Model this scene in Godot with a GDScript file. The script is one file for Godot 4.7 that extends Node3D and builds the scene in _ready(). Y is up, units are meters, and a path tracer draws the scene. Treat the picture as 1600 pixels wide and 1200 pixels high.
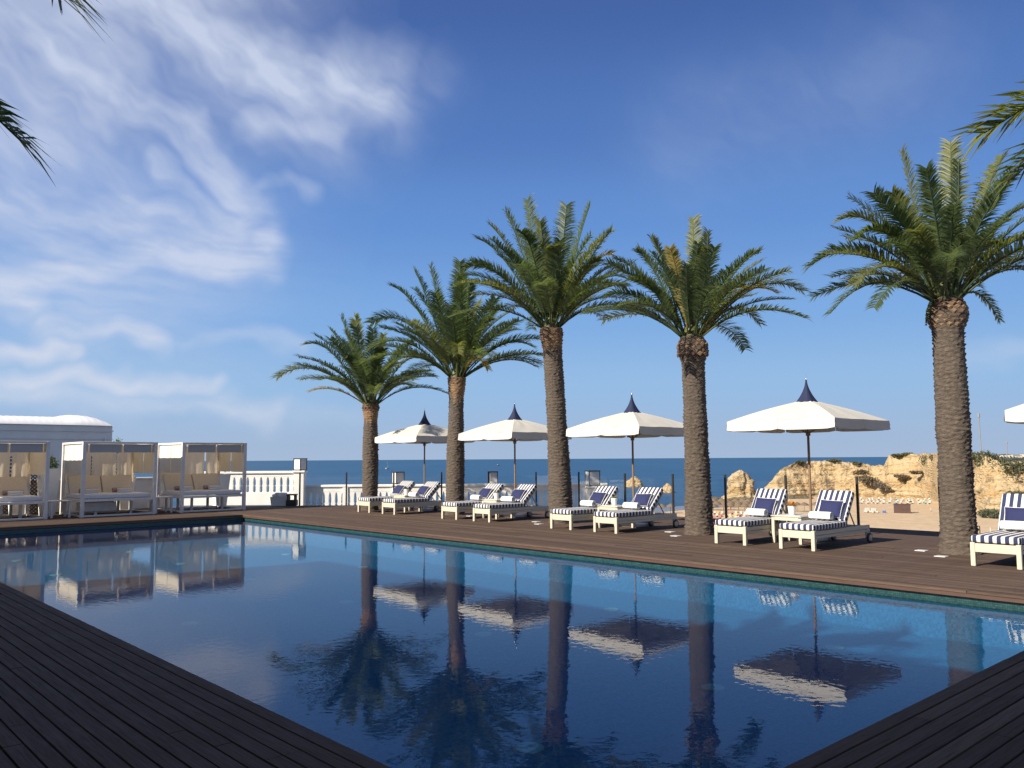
extends Node3D
# A hotel pool terrace above a beach. World axes follow the pool: +X runs from the near deck across the pool to the
# sun loungers, -Z runs along the pool to the cabanas. The camera stands 1.6 m above the deck near the pool's corner.

const YAW := 42.4
const SUN := Vector3(-0.853, 0.512, -0.10)
const X0 := 2.58      # pool edges
const X1 := 10.75
const Z0 := -2.36
const Z1 := -23.5
const WATER := -0.142
const FLOOR := -0.62
const BEACH := -13.4
const SEA := -13.75
const ORD := ["first", "second", "third", "fourth", "fifth", "sixth", "seventh", "eighth", "ninth"]

var M := {}
var taken := {}
var rng := RandomNumberGenerator.new()
var fh := Vector3(sin(deg_to_rad(YAW)), 0, -cos(deg_to_rad(YAW)))
var rh := Vector3(cos(deg_to_rad(YAW)), 0, sin(deg_to_rad(YAW)))


# ------------------------------------------------------------------ mesh building
class MB:
	var v := PackedVector3Array()
	var n := PackedVector3Array()
	var uv := PackedVector2Array()
	var c := PackedColorArray()
	var ix := PackedInt32Array()
	var colored := false

	func quad(a: Vector3, b: Vector3, d: Vector3, e: Vector3, ua := Vector2.ZERO, ub := Vector2.RIGHT, ud := Vector2.ONE, ue := Vector2.DOWN) -> void:
		var nn := (d - a).cross(e - b).normalized()
		var k := v.size()
		v.append_array([a, b, d, e])
		n.append_array([nn, nn, nn, nn])
		uv.append_array([ua, ub, ud, ue])
		ix.append_array([k, k + 2, k + 1, k, k + 3, k + 2])

	func tri(a: Vector3, b: Vector3, d: Vector3) -> void:
		var nn := (b - a).cross(d - a).normalized()
		var k := v.size()
		v.append_array([a, b, d])
		n.append_array([nn, nn, nn])
		uv.append_array([Vector2.ZERO, Vector2.RIGHT, Vector2.ONE])
		ix.append_array([k, k + 2, k + 1])

	func box(at: Vector3, s: Vector3, bevel := 0.0, t := Transform3D()) -> MB:
		var h := s / 2
		var b := minf(bevel, minf(h.x, minf(h.y, h.z)) * 0.8)
		var ax := [Vector3.RIGHT, Vector3.UP, Vector3.BACK]
		for i in 3:
			for sg in [-1.0, 1.0]:
				var N: Vector3 = ax[i] * sg
				var U: Vector3 = ax[(i + 1) % 3]
				var V: Vector3 = ax[(i + 2) % 3]
				if sg < 0:
					var w := U
					U = V
					V = w
				var hu: float = absf(U.dot(h))
				var hv: float = absf(V.dot(h))
				var o: Vector3 = at + N * absf(N.dot(h))
				var iu: Vector3 = U * (hu - b)
				var iv: Vector3 = V * (hv - b)
				quad(t * (o - iu - iv), t * (o + iu - iv), t * (o + iu + iv), t * (o - iu + iv), Vector2(-hu, -hv), Vector2(hu, -hv), Vector2(hu, hv), Vector2(-hu, hv))
		if b > 0:
			for i in 3:
				var A: Vector3 = ax[i]
				var B: Vector3 = ax[(i + 1) % 3]
				var C: Vector3 = ax[(i + 2) % 3]
				var ha: float = absf(A.dot(h)) - b
				for sb in [-1.0, 1.0]:
					for sc in [-1.0, 1.0]:
						var p: Vector3 = at + B * sb * absf(B.dot(h)) + C * sc * (absf(C.dot(h)) - b)
						var q: Vector3 = at + B * sb * (absf(B.dot(h)) - b) + C * sc * absf(C.dot(h))
						if sb * sc < 0:
							var w := p
							p = q
							q = w
						quad(t * (p - A * ha), t * (q - A * ha), t * (q + A * ha), t * (p + A * ha))
			for sx in [-1.0, 1.0]:
				for sy in [-1.0, 1.0]:
					for sz in [-1.0, 1.0]:
						var k := Vector3(sx, sy, sz)
						var p := at + k * (h - Vector3(0, b, b))
						var q := at + k * (h - Vector3(b, 0, b))
						var r := at + k * (h - Vector3(b, b, 0))
						if sx * sy * sz > 0:
							tri(t * p, t * q, t * r)
						else:
							tri(t * p, t * r, t * q)
		return self

	# rows of points; columns run counter-clockwise seen from outside when rows go up
	func grid(rows: Array, wrap := false, us := 1.0, vs := 1.0, cols = null) -> MB:
		var R := rows.size()
		var C: int = rows[0].size()
		var k := v.size()
		var acc := PackedVector3Array()
		acc.resize(R * C)
		var last := C if wrap else C - 1
		for i in R - 1:
			var ra: PackedVector3Array = rows[i]
			var rb: PackedVector3Array = rows[i + 1]
			for j in last:
				var j2 := (j + 1) % C
				var nn := (rb[j2] - ra[j]).cross(rb[j] - ra[j2])
				acc[i * C + j] += nn
				acc[i * C + j2] += nn
				acc[i * C + C + j] += nn
				acc[i * C + C + j2] += nn
				ix.append_array([k + i * C + j, k + i * C + C + j2, k + i * C + j2, k + i * C + j, k + i * C + C + j, k + i * C + C + j2])
		for i in R:
			v.append_array(rows[i])
			for j in C:
				n.append(acc[i * C + j].normalized())
				uv.append(Vector2(us * j / maxf(1, C - 1), vs * i / maxf(1, R - 1)))
		if cols != null:
			colored = true
			for i in R:
				c.append_array(cols[i])
		return self

	func lathe(prof: Array, seg := 16, at := Vector3.ZERO, t := Transform3D()) -> MB:
		var rows := []
		for p in prof:
			var row := PackedVector3Array()
			for j in seg:
				var a := TAU * j / seg
				row.append(t * (at + Vector3(p.x * cos(a), p.y, -p.x * sin(a))))
			rows.append(row)
		return grid(rows, true)

	func tube(pts: Array, rad, seg := 8) -> MB:
		var rows := []
		var side := Vector3.ZERO
		for i in pts.size():
			var d: Vector3 = (pts[mini(i + 1, pts.size() - 1)] - pts[maxi(i - 1, 0)]).normalized()
			if side == Vector3.ZERO:
				side = d.cross(Vector3.UP if absf(d.y) < 0.9 else Vector3.RIGHT).normalized()
			side = (side - d * side.dot(d)).normalized()
			var up := side.cross(d)
			var r: float = rad[i] if rad is Array else rad
			var row := PackedVector3Array()
			for j in seg:
				var a := TAU * j / seg
				row.append(pts[i] + (side * cos(a) + up * sin(a)) * r)
			rows.append(row)
		grid(rows, true)
		for e in [0, pts.size() - 1]:
			for j in seg:
				var a: Vector3 = rows[e][j]
				var b: Vector3 = rows[e][(j + 1) % seg]
				if e == 0:
					tri(pts[e], b, a)
				else:
					tri(pts[e], a, b)
		return self

	# a cushion: a box with round edges of radius r, UVs in metres (sides of +-z use x so that stripes turn there)
	func cushion(s: Vector3, r: float, m := 8, puff := 0.0, t := Transform3D()) -> MB:
		var h := s / 2
		var inner := h - Vector3.ONE * r
		var ax := [Vector3.RIGHT, Vector3.UP, Vector3.BACK]
		for i in 3:
			for sg in [-1.0, 1.0]:
				var N: Vector3 = ax[i] * sg
				var U: Vector3 = ax[(i + 1) % 3]
				var V: Vector3 = ax[(i + 2) % 3]
				if sg < 0:
					var w := U
					U = V
					V = w
				var rows := []
				var uvs := PackedVector2Array()
				for a in m + 1:
					var row := PackedVector3Array()
					for b in m + 1:
						var pu := spread(b, m, absf(U.dot(h)), r)
						var pv := spread(a, m, absf(V.dot(h)), r)
						var p: Vector3 = N * absf(N.dot(h)) + U * pu + V * pv
						var q := Vector3(clampf(p.x, -inner.x, inner.x), clampf(p.y, -inner.y, inner.y), clampf(p.z, -inner.z, inner.z))
						var o := q + (p - q).normalized() * r if p.distance_to(q) > 1e-6 else p
						o.y += puff * signf(o.y) * (1 - pow(o.x / h.x, 4)) * (1 - pow(o.z / h.z, 4))
						row.append(t * o)
						uvs.append(Vector2(o.x, o.y) if i == 2 else Vector2(o.z, o.x + o.y))
					rows.append(row)
				var k := uv.size()
				grid(rows)
				for z in uvs.size():
					uv[k + z] = uvs[z]
		return self

	func spread(k: int, m: int, h: float, r: float) -> float:
		var f := 2.0 * k / m - 1.0
		if absf(f) > 0.55:
			return signf(f) * lerpf(h - r, h, (absf(f) - 0.55) / 0.45)
		return f / 0.55 * (h - r)

	# leaves: m random small blades in an ellipsoid shell
	func leaves(at: Vector3, rad: Vector3, m: int, size: float, rg: RandomNumberGenerator, hollow := 0.5) -> MB:
		for i in m:
			var d := Vector3(rg.randfn(), rg.randfn(), rg.randfn()).normalized()
			var p := at + d * rad * pow(rg.randf_range(hollow, 1.0), 0.6)
			var a := (d + Vector3(rg.randfn(), rg.randfn(), rg.randfn()) * 0.7).normalized()
			var b := a.cross(Vector3(rg.randfn(), rg.randfn(), rg.randfn())).normalized()
			var s := size * rg.randf_range(0.6, 1.3)
			quad(p - b * s * 0.25, p + a * s * 0.5 - b * s * 0.05, p + b * s * 0.25 + a * s * 0.2, p - a * s * 0.5)
		return self

	func mesh() -> ArrayMesh:
		var a := []
		a.resize(Mesh.ARRAY_MAX)
		a[Mesh.ARRAY_VERTEX] = v
		a[Mesh.ARRAY_NORMAL] = n
		a[Mesh.ARRAY_TEX_UV] = uv
		if colored and c.size() == v.size():
			a[Mesh.ARRAY_COLOR] = c
		a[Mesh.ARRAY_INDEX] = ix
		var m := ArrayMesh.new()
		m.add_surface_from_arrays(Mesh.PRIMITIVE_TRIANGLES, a)
		return m


# ------------------------------------------------------------------ scene helpers
func lin(r: float, g: float, b: float, a := 1.0) -> Color:
	var s := Color(r, g, b).linear_to_srgb()
	s.a = a
	return s


func numbered(called: String) -> String:
	var k: int = taken.get(called, 0)
	taken[called] = k + 1
	return called if k == 0 else "%s_%03d" % [called, k]


func tag(o: Node, label: String, category: String, group := "") -> void:
	o.set_meta("label", label)
	o.set_meta("category", category)
	if group:
		o.set_meta("group", group)


func thing(called: String, label: String, category: String, at := Vector3.ZERO, turn := 0.0, group := "") -> Node3D:
	var o := Node3D.new()
	o.name = numbered(called)
	add_child(o)
	o.position = at
	o.rotation.y = turn
	tag(o, label, category, group)
	return o


func part(parent: Node, called: String, m, material: Material, at := Vector3.ZERO, turn := Basis()) -> MeshInstance3D:
	var o := MeshInstance3D.new()
	o.name = called
	o.mesh = m.mesh() if m is MB else m
	o.material_override = material
	o.transform = Transform3D(turn, at)
	parent.add_child(o, true)
	return o


func solo(called: String, m, material: Material, label: String, category: String, at := Vector3.ZERO, turn := Basis(), group := "") -> MeshInstance3D:
	var o := part(self, numbered(called), m, material, at, turn)
	tag(o, label, category, group)
	return o


func struct(called: String, m, material: Material, at := Vector3.ZERO) -> MeshInstance3D:
	var o := part(self, numbered(called), m, material, at)
	o.set_meta("kind", "structure")
	return o


func base(called: String) -> Node3D:
	var o := Node3D.new()
	o.name = numbered(called)
	add_child(o)
	o.set_meta("kind", "structure")
	return o


func copy(o: Node3D, at: Vector3, label := "") -> Node3D:
	var c: Node3D = o.duplicate()
	var plain := str(o.name)
	if plain.length() > 4 and plain.substr(plain.length() - 3).is_valid_int():
		plain = plain.substr(0, plain.length() - 4)
	c.name = numbered(plain)
	add_child(c)
	c.position = at
	if label:
		c.set_meta("label", label)
	return c


# the direction that a pixel of the 1600 x 1200 photograph looks in
func look(px: float, py: float) -> Vector3:
	return (cam_basis * Vector3(px - 800, 600 - py, -1300)).normalized()


func on_level(px: float, py: float, y := 0.0) -> Vector3:
	var d := look(px, py)
	return Vector3(0, 1.6, 0) + d * ((y - 1.6) / d.y)


func at_depth(px: float, py: float, depth: float) -> Vector3:
	var d := look(px, py)
	return Vector3(0, 1.6, 0) + d * (depth / d.dot(fh))


var cam_basis := Basis()


# ------------------------------------------------------------------ textures and materials
func noise(sd: int, freq: float, oct := 4, kind := FastNoiseLite.TYPE_SIMPLEX_SMOOTH) -> FastNoiseLite:
	var f := FastNoiseLite.new()
	f.seed = sd
	f.frequency = freq
	f.noise_type = kind
	f.fractal_octaves = oct
	return f


func ntex(sd: int, freq: float, colors: Array, size := 256, oct := 4, normal := 0.0, kind := FastNoiseLite.TYPE_SIMPLEX_SMOOTH, offsets := []) -> NoiseTexture2D:
	var t := NoiseTexture2D.new()
	t.width = size
	t.height = size
	t.seamless = true
	t.noise = noise(sd, freq, oct, kind)
	if normal > 0:
		t.as_normal_map = true
		t.bump_strength = normal
	elif colors:
		var g := Gradient.new()
		var cs := PackedColorArray()
		var os := PackedFloat32Array()
		for i in colors.size():
			cs.append(colors[i])
			os.append(offsets[i] if offsets else float(i) / (colors.size() - 1))
		g.colors = cs
		g.offsets = os
		t.color_ramp = g
	return t


func mat(color: Color, rough := 0.7, tex: Texture2D = null, scale := Vector3.ONE, world := false) -> StandardMaterial3D:
	var m := StandardMaterial3D.new()
	m.albedo_color = color
	m.roughness = rough
	if tex:
		m.albedo_texture = tex
		m.uv1_triplanar = true
		m.uv1_world_triplanar = world
		m.uv1_scale = scale
	return m


func bump(m: StandardMaterial3D, t: Texture2D, cm: float) -> StandardMaterial3D:
	m.heightmap_enabled = true
	m.heightmap_texture = t
	m.heightmap_scale = cm
	return m


func grey(a: float) -> Color:
	return lin(a, a, a)


func tile_image(a: Color, b: Color, grout: Color, cells: int, px: int, sd: int) -> ImageTexture:
	var rg := RandomNumberGenerator.new()
	rg.seed = sd
	var im := Image.create(cells * px, cells * px, false, Image.FORMAT_RGB8)
	im.fill(grout)
	for i in cells:
		for j in cells:
			var f := rg.randf()
			im.fill_rect(Rect2i(i * px + 1, j * px + 1, px - 1, px - 1), a.lerp(b, f))
	return ImageTexture.create_from_image(im)


func make_materials() -> void:
	var grain := ntex(3, 0.02, [grey(0.55), grey(0.8), grey(1.0), grey(0.75)], 512, 5)
	var grain_h := ntex(4, 0.03, [grey(0.0), grey(1.0)], 512, 5)
	var blotch := ntex(9, 0.008, [grey(0.35), grey(0.62), grey(0.8)], 512, 5)
	for k in 4:
		var f: float = [1.0, 0.80, 1.18, 0.92][k]
		var cc := lin(0.101 * f, 0.071 * f, 0.056 * f)
		for d in ["x", "z"]:
			var m := mat(cc, 0.62, grain, Vector3(0.25, 6, 6) if d == "x" else Vector3(6, 6, 0.25), true)
			m.roughness_texture = blotch
			m.roughness = 1.0
			m.metallic_specular = 0.2
			M["plank_%s%d" % [d, k]] = bump(m, grain_h, 0.12)
	M.fascia = mat(lin(0.072, 0.036, 0.025), 0.6, grain, Vector3(6, 6, 0.25), true)
	M.under = mat(lin(0.08, 0.06, 0.048), 0.9)
	M.tile_floor = mat(Color.WHITE, 0.4, tile_image(lin(0.004, 0.050, 0.125), lin(0.008, 0.092, 0.20), lin(0.012, 0.070, 0.145), 24, 8, 5), Vector3.ONE * 1.6, true)
	M.tile_floor.specular_mode = BaseMaterial3D.SPECULAR_DISABLED
	M.tile_floor.roughness = 1.0
	M.tile_line = mat(Color.WHITE, 0.25, tile_image(lin(0.012, 0.045, 0.052), lin(0.03, 0.085, 0.09), lin(0.008, 0.02, 0.022), 16, 12, 6), Vector3.ONE * 2.4, true)
	M.pool_lamp = mat(lin(0.05, 0.17, 0.23), 1.0)
	M.pool_lamp.specular_mode = BaseMaterial3D.SPECULAR_DISABLED
	var w := StandardMaterial3D.new()
	w.transparency = BaseMaterial3D.TRANSPARENCY_ALPHA
	w.albedo_color = lin(0.01, 0.05, 0.10, 0.02)
	w.roughness = 0.0
	w.metallic_specular = 0.43
	w.normal_enabled = true
	w.normal_texture = ntex(21, 0.012, [], 512, 3, 5.0)
	w.normal_scale = 0.045
	w.uv1_scale = Vector3(9.6, 25.0, 1)
	M.water = w
	var cream := ntex(11, 0.02, [grey(0.88), grey(1.0)], 256, 4)
	M.cream = mat(lin(0.57, 0.525, 0.415), 0.45, cream, Vector3(1, 4, 4))
	M.white = mat(lin(0.82, 0.81, 0.78), 0.55, cream, Vector3.ONE * 0.6, true)
	M.stone_white = bump(mat(lin(0.72, 0.71, 0.68), 0.75, ntex(12, 0.01, [grey(0.8), grey(0.96), grey(1.0)], 256, 5), Vector3.ONE * 0.5, true), grain_h, 0.2)
	M.frame = mat(lin(0.68, 0.65, 0.62), 0.5, cream, Vector3.ONE * 0.8, true)
	M.tan = mat(lin(0.60, 0.525, 0.43), 0.95, ntex(15, 0.05, [grey(0.85), grey(1)], 256, 4), Vector3.ONE * 1.3)
	M.beige = mat(lin(0.62, 0.53, 0.41), 0.9)
	M.beige.backlight_enabled = true
	M.beige.backlight = lin(0.75, 0.64, 0.48)
	bump(M.beige, ntex(14, 0.02, [grey(0), grey(1)], 256, 2), 1.2)
	M.beige.uv1_scale = Vector3(3, 0.4, 1)
	M.ecru = mat(lin(0.70, 0.65, 0.55), 0.9, ntex(15, 0.05, [grey(0.85), grey(1)], 256, 4), Vector3.ONE * 1.3)
	M.valance = mat(lin(0.40, 0.38, 0.37), 0.85)
	M.mattress = mat(lin(0.70, 0.68, 0.66), 0.9, ntex(15, 0.05, [grey(0.85), grey(1)], 256, 4), Vector3.ONE * 1.3)
	M.mauve = mat(lin(0.33, 0.24, 0.22), 0.9)
	var si := Image.create(64, 8, false, Image.FORMAT_RGB8)
	si.fill(lin(0.63, 0.62, 0.60))
	si.fill_rect(Rect2i(16, 0, 33, 8), lin(0.022, 0.031, 0.085))
	M.stripe = mat(Color.WHITE, 0.9)
	M.stripe.albedo_texture = ImageTexture.create_from_image(si)
	M.stripe.uv1_scale = Vector3(1.0 / 0.107, 1, 1)
	M.navy = mat(lin(0.013, 0.02, 0.088), 0.85, ntex(16, 0.08, [grey(0.85), grey(1)], 256, 3), Vector3.ONE * 3)
	M.navy_cap = mat(lin(0.006, 0.013, 0.055), 0.8)
	M.towel = bump(mat(lin(0.72, 0.71, 0.70), 1.0, ntex(17, 0.15, [grey(0.9), grey(1)], 256, 3), Vector3.ONE * 4), ntex(18, 0.2, [grey(0), grey(1)], 256, 3), 0.5)
	M.canvas = mat(lin(0.62, 0.60, 0.55), 0.9, ntex(19, 0.01, [grey(0.93), grey(1)], 256, 4), Vector3.ONE * 0.5)
	M.canvas.backlight_enabled = true
	M.canvas.backlight = lin(0.16, 0.145, 0.12)
	M.pole_wood = mat(lin(0.22, 0.14, 0.085), 0.5, grain, Vector3(8, 0.5, 8))
	M.black = mat(lin(0.02, 0.019, 0.018), 0.4)
	M.steel = mat(lin(0.6, 0.6, 0.6), 0.25)
	M.steel.metallic = 1.0
	M.rubber = mat(lin(0.03, 0.03, 0.03), 0.7)
	var g := StandardMaterial3D.new()
	g.transparency = BaseMaterial3D.TRANSPARENCY_ALPHA
	g.albedo_color = lin(0.55, 0.66, 0.62, 0.006)
	g.roughness = 0.03
	g.metallic_specular = 0.36
	M.glass = g
	M.frost = mat(lin(0.6, 0.6, 0.59), 0.35)
	var bark_c := ntex(31, 0.03, [grey(0.5), grey(0.75), grey(0.95), grey(1.1)], 256, 5)
	var bark_h := ntex(32, 0.06, [grey(0), grey(1)], 256, 4)
	M.bark = bump(mat(Color.WHITE, 0.95, bark_c, Vector3(1.2, 3.2, 1.2), true), bark_h, 1.6)
	M.bark.vertex_color_use_as_albedo = true
	M.stub = bump(mat(lin(0.25, 0.155, 0.088), 0.9, bark_c, Vector3.ONE * 5), bark_h, 0.5)
	M.stub_dark = bump(mat(lin(0.14, 0.085, 0.055), 0.9, bark_c, Vector3.ONE * 5), bark_h, 0.5)
	var gs := [[0.054, 0.074, 0.028], [0.042, 0.062, 0.030], [0.086, 0.097, 0.035], [0.20, 0.165, 0.06], [0.30, 0.20, 0.11]]
	for k in gs.size():
		var q: Array = gs[k]
		var m := mat(lin(q[0], q[1], q[2]), 0.5)
		m.metallic_specular = 0.45
		m.backlight_enabled = true
		m.backlight = lin(q[0] * 3.2, q[1] * 3.2, q[2] * 1.6)
		M["frond%d" % k] = m
	M.leaf = mat(lin(0.055, 0.095, 0.025), 0.55)
	M.leaf.backlight_enabled = true
	M.leaf.backlight = lin(0.14, 0.2, 0.04)
	M.scrub = mat(lin(0.06, 0.068, 0.03), 0.8)
	M.dry_scrub = mat(lin(0.115, 0.085, 0.05), 0.9)
	M.succulent = mat(lin(0.20, 0.23, 0.05), 0.6)
	M.dried = mat(lin(0.45, 0.22, 0.06), 0.7)
	M.pot = mat(lin(0.7, 0.69, 0.67), 0.35)
	M.soil = mat(lin(0.04, 0.03, 0.02), 1.0)
	M.sand = bump(mat(Color.WHITE, 0.95, ntex(41, 0.012, [lin(0.46, 0.33, 0.19), lin(0.52, 0.38, 0.23), lin(0.57, 0.42, 0.265)], 512, 6), Vector3.ONE * 0.03, true), ntex(42, 0.03, [grey(0), grey(1)], 512, 5), 12)
	M.wet_sand = mat(lin(0.20, 0.155, 0.11), 0.25, ntex(43, 0.02, [grey(0.7), grey(1)], 256, 5), Vector3.ONE * 0.03, true)
	M.rock = bump(mat(Color.WHITE, 0.95, ntex(44, 0.014, [grey(0.62), grey(0.9), grey(1.0), grey(0.82)], 512, 6), Vector3(0.06, 0.16, 0.06), true), ntex(45, 0.02, [grey(0), grey(1)], 512, 6), 90)
	M.rock.vertex_color_use_as_albedo = true
	var sm := mat(Color.WHITE, 0.38, ntex(46, 0.010, [lin(0.014, 0.055, 0.125), lin(0.020, 0.075, 0.155), lin(0.030, 0.098, 0.17)], 512, 5), Vector3(0.0007, 1, 0.0060), false)
	sm.metallic_specular = 0.16
	M.sea = sm
	M.roof_white = mat(lin(0.78, 0.78, 0.77), 0.5)
	M.wall_grey = mat(lin(0.72, 0.70, 0.66), 0.8, cream, Vector3.ONE * 0.2, true)
	M.plaster = mat(lin(0.60, 0.54, 0.44), 0.85, ntex(12, 0.01, [grey(0.8), grey(0.96), grey(1.0)], 256, 5), Vector3.ONE * 0.3, true)
	M.mast = mat(lin(0.2, 0.2, 0.21), 0.7)
	M.window = mat(lin(0.03, 0.04, 0.05), 0.08)
	M.kiosk = mat(lin(0.075, 0.04, 0.03), 0.8)
	M.thatch = mat(lin(0.16, 0.115, 0.075), 1.0)
	M.red = mat(lin(0.41, 0.162, 0.137), 0.8)
	M.yellow = mat(lin(0.484, 0.385, 0.174), 0.8)
	M.teal = mat(lin(0.212, 0.36, 0.323), 0.8)
	M.pale = mat(lin(0.50, 0.455, 0.39), 0.8)
	M.blue = mat(lin(0.05, 0.10, 0.32), 0.8)
	M.skin = mat(lin(0.45, 0.28, 0.19), 0.7)
	M.sail = mat(lin(0.85, 0.85, 0.84), 0.8)


# ------------------------------------------------------------------ sky
func sky_texture() -> ImageTexture:
	var W := 3072
	var HH := 1536
	var stops := [[-1.0, 168, 188, 214], [0.7, 164, 186, 215], [5.0, 150, 188, 228], [9.5, 127, 172, 226], [16.0, 101, 146, 211], [22.0, 84, 123, 189], [30.0, 69, 101, 165], [45.0, 56, 85, 148], [90.0, 40, 64, 128]]
	var cols := []
	for s in stops:
		var q := Color8(s[1], s[2], s[3]).srgb_to_linear()
		cols.append(Color(q.r / 1.72, q.g / 1.72, q.b / 1.72))
	# cirrus: polylines in photograph pixels, turned into azimuth and height in degrees
	var strokes := [
		[[[100, -40], [240, 15], [330, 70], [430, 120], [540, 140], [585, 150]], 42, 0.80], [[[330, 90], [480, 135], [570, 160], [520, 195], [400, 200]], 26, 0.55],
		[[[60, 70], [140, 115], [220, 160], [285, 190], [315, 245], [350, 290], [385, 340]], 28, 0.72], [[[250, 250], [285, 310], [350, 335], [385, 345]], 17, 0.62],
		[[[-60, 440], [110, 430], [200, 405], [300, 400], [415, 392]], 24, 0.78], [[[-40, 310], [120, 350], [260, 340], [380, 380]], 42, 0.60],
		[[[-80, 20], [60, 60], [120, 130]], 90, 0.62], [[[-90, 180], [40, 250], [90, 380], [140, 430]], 90, 0.52], [[[-60, 100], [150, 210], [240, 330], [200, 400]], 120, 0.38], [[[280, 60], [420, 170], [520, 180]], 60, 0.36], [[[370, 292], [440, 288], [492, 300]], 12, 0.36],
		[[[-60, 430], [20, 455], [60, 478]], 24, 0.85], [[[70, 515], [160, 505], [245, 528]], 17, 0.75], [[[-60, 548], [60, 548], [115, 556]], 13, 0.85],
		[[[20, 596], [150, 590], [330, 600]], 14, 0.70], [[[-60, 610], [120, 622], [300, 632], [440, 640]], 15, 0.50], [[[270, 522], [400, 528], [480, 534]], 12, 0.30],
		[[[430, 640], [560, 650]], 14, 0.15], [[[1080, 220], [1250, 160], [1420, 110]], 60, 0.10], [[[1480, 556], [1700, 545]], 12, 0.25], [[[560, 160], [680, 130]], 30, 0.15],
		[[[-700, 100], [-400, 160], [-150, 120]], 120, 0.55], [[[-900, 420], [-500, 380], [-150, 440]], 80, 0.55], [[[-300, -300], [50, -180], [300, -120]], 110, 0.6], [[[-900, 600], [-400, 590], [-80, 600]], 22, 0.6]]
	var segs := []
	for s in strokes:
		var pts := []
		for p in s[0]:
			var d := look(p[0], p[1])
			pts.append(Vector2(rad_to_deg(atan2(d.x, -d.z)), rad_to_deg(asin(d.y))))
		for i in pts.size() - 1:
			segs.append([pts[i], pts[i + 1], s[1] / 22.7, s[2], 1.0])
	var warp := noise(71, 0.09, 3)
	var fine := noise(72, 0.16, 5)
	var broad := noise(73, 0.05, 4)
	var data := PackedFloat32Array()
	data.resize(W * HH * 3)
	var cloud := Color8(196, 206, 228).srgb_to_linear()
	var low := Color8(205, 213, 230).srgb_to_linear()
	cloud = Color(cloud.r / 1.6, cloud.g / 1.6, cloud.b / 1.6)
	low = Color(low.r / 1.65, low.g / 1.65, low.b / 1.65)
	var below: Color = cols[0]
	for y in HH:
		var el := 90.0 - (y + 0.5) / HH * 180.0
		var c := below
		if el > -1.0:
			for i in stops.size() - 1:
				if el <= stops[i + 1][0]:
					c = cols[i].lerp(cols[i + 1], smoothstep(0.0, 1.0, (el - stops[i][0]) / (stops[i + 1][0] - stops[i][0])) * 0.5 + 0.5 * (el - stops[i][0]) / (stops[i + 1][0] - stops[i][0]))
					break
		var k := y * W * 3
		if el < 0.0:
			for x in W:
				data[k] = c.r
				data[k + 1] = c.g
				data[k + 2] = c.b
				k += 3
			continue
		var ce := cos(deg_to_rad(el))
		var white := low.lerp(cloud, smoothstep(3.0, 14.0, el))
		var th := deg_to_rad(34.0) * smoothstep(8.0, 17.0, el)
		var ct := cos(th)
		var st := sin(th)
		var near := []
		for s in segs:
			var lo: float = minf(s[0].y, s[1].y) - s[2] * 2.6
			var hi: float = maxf(s[0].y, s[1].y) + s[2] * 2.6
			if el > lo - 2 and el < hi + 2:
				near.append(s)
		for x in W:
			var az := (x + 0.5) / W * 360.0
			if az > 180.0:
				az -= 360.0
			var den := 0.0
			if az < 85.0 and az > -75.0 and el < 45.0 and near:
				var wx := warp.get_noise_2d(az * 2.0, el * 2.0) * 0.9
				var wy := warp.get_noise_2d(az * 2.0 + 300.0, el * 2.0) * 1.0
				var p := Vector2((az + wx), el + wy)
				for s in near:
					var a: Vector2 = s[0]
					var ab: Vector2 = s[1] - a
					var ap := p - a
					ab.x *= ce
					ap.x *= ce
					var t := clampf(ap.dot(ab) / ab.length_squared(), 0.0, 1.0)
					var dd: float = (ap - ab * t).length() / s[2]
					if dd < 2.6:
						den = maxf(den, minf(0.95, 1.15 * s[3]) * exp(-dd * dd * 0.55))
				if den > 0.01:
					var wide := broad.get_noise_2d(az * 1.5 + 50.0, el * 1.5)
					var xa := (az + wx * 0.7) * ce
					var ya := el + wy * 0.8 + wide * 1.2
					var along := xa * ct - ya * st
					var across := xa * st + ya * ct
					var f := fine.get_noise_2d(along * 0.55, across * 2.3) * 0.55 + fine.get_noise_2d(along * 1.6 + 90.0, across * 6.5) * 0.26 + fine.get_noise_2d(along * 4.0, across * 15.0 + 40.0) * 0.14 + wide * 0.5
					den = clampf(den * (0.90 + 0.70 * f), 0.0, 0.92)
			else:
				var veil := maxf(smoothstep(-40.0, -75.0, az), maxf(smoothstep(85.0, 125.0, az), smoothstep(45.0, 65.0, el)))
				den = clampf(0.22 + broad.get_noise_3d(ce * cos(deg_to_rad(az)) * 30.0, ce * sin(deg_to_rad(az)) * 30.0, el * 0.6) * 0.9, 0.0, 0.7) * smoothstep(2.0, 8.0, el) * veil
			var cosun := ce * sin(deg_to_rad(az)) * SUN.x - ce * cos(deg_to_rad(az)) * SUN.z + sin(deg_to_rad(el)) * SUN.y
			den = clampf(den + 0.55 * exp(-(1.0 - cosun) * 5.0), 0.0, 1.0)  # added whitening of the unseen sky round the sun, neutralises blue shade
			data[k] = lerpf(c.r, white.r, den)
			data[k + 1] = lerpf(c.g, white.g, den)
			data[k + 2] = lerpf(c.b, white.b, den)
			k += 3
	return ImageTexture.create_from_image(Image.create_from_data(W, HH, false, Image.FORMAT_RGBF, data.to_byte_array()))


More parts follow.
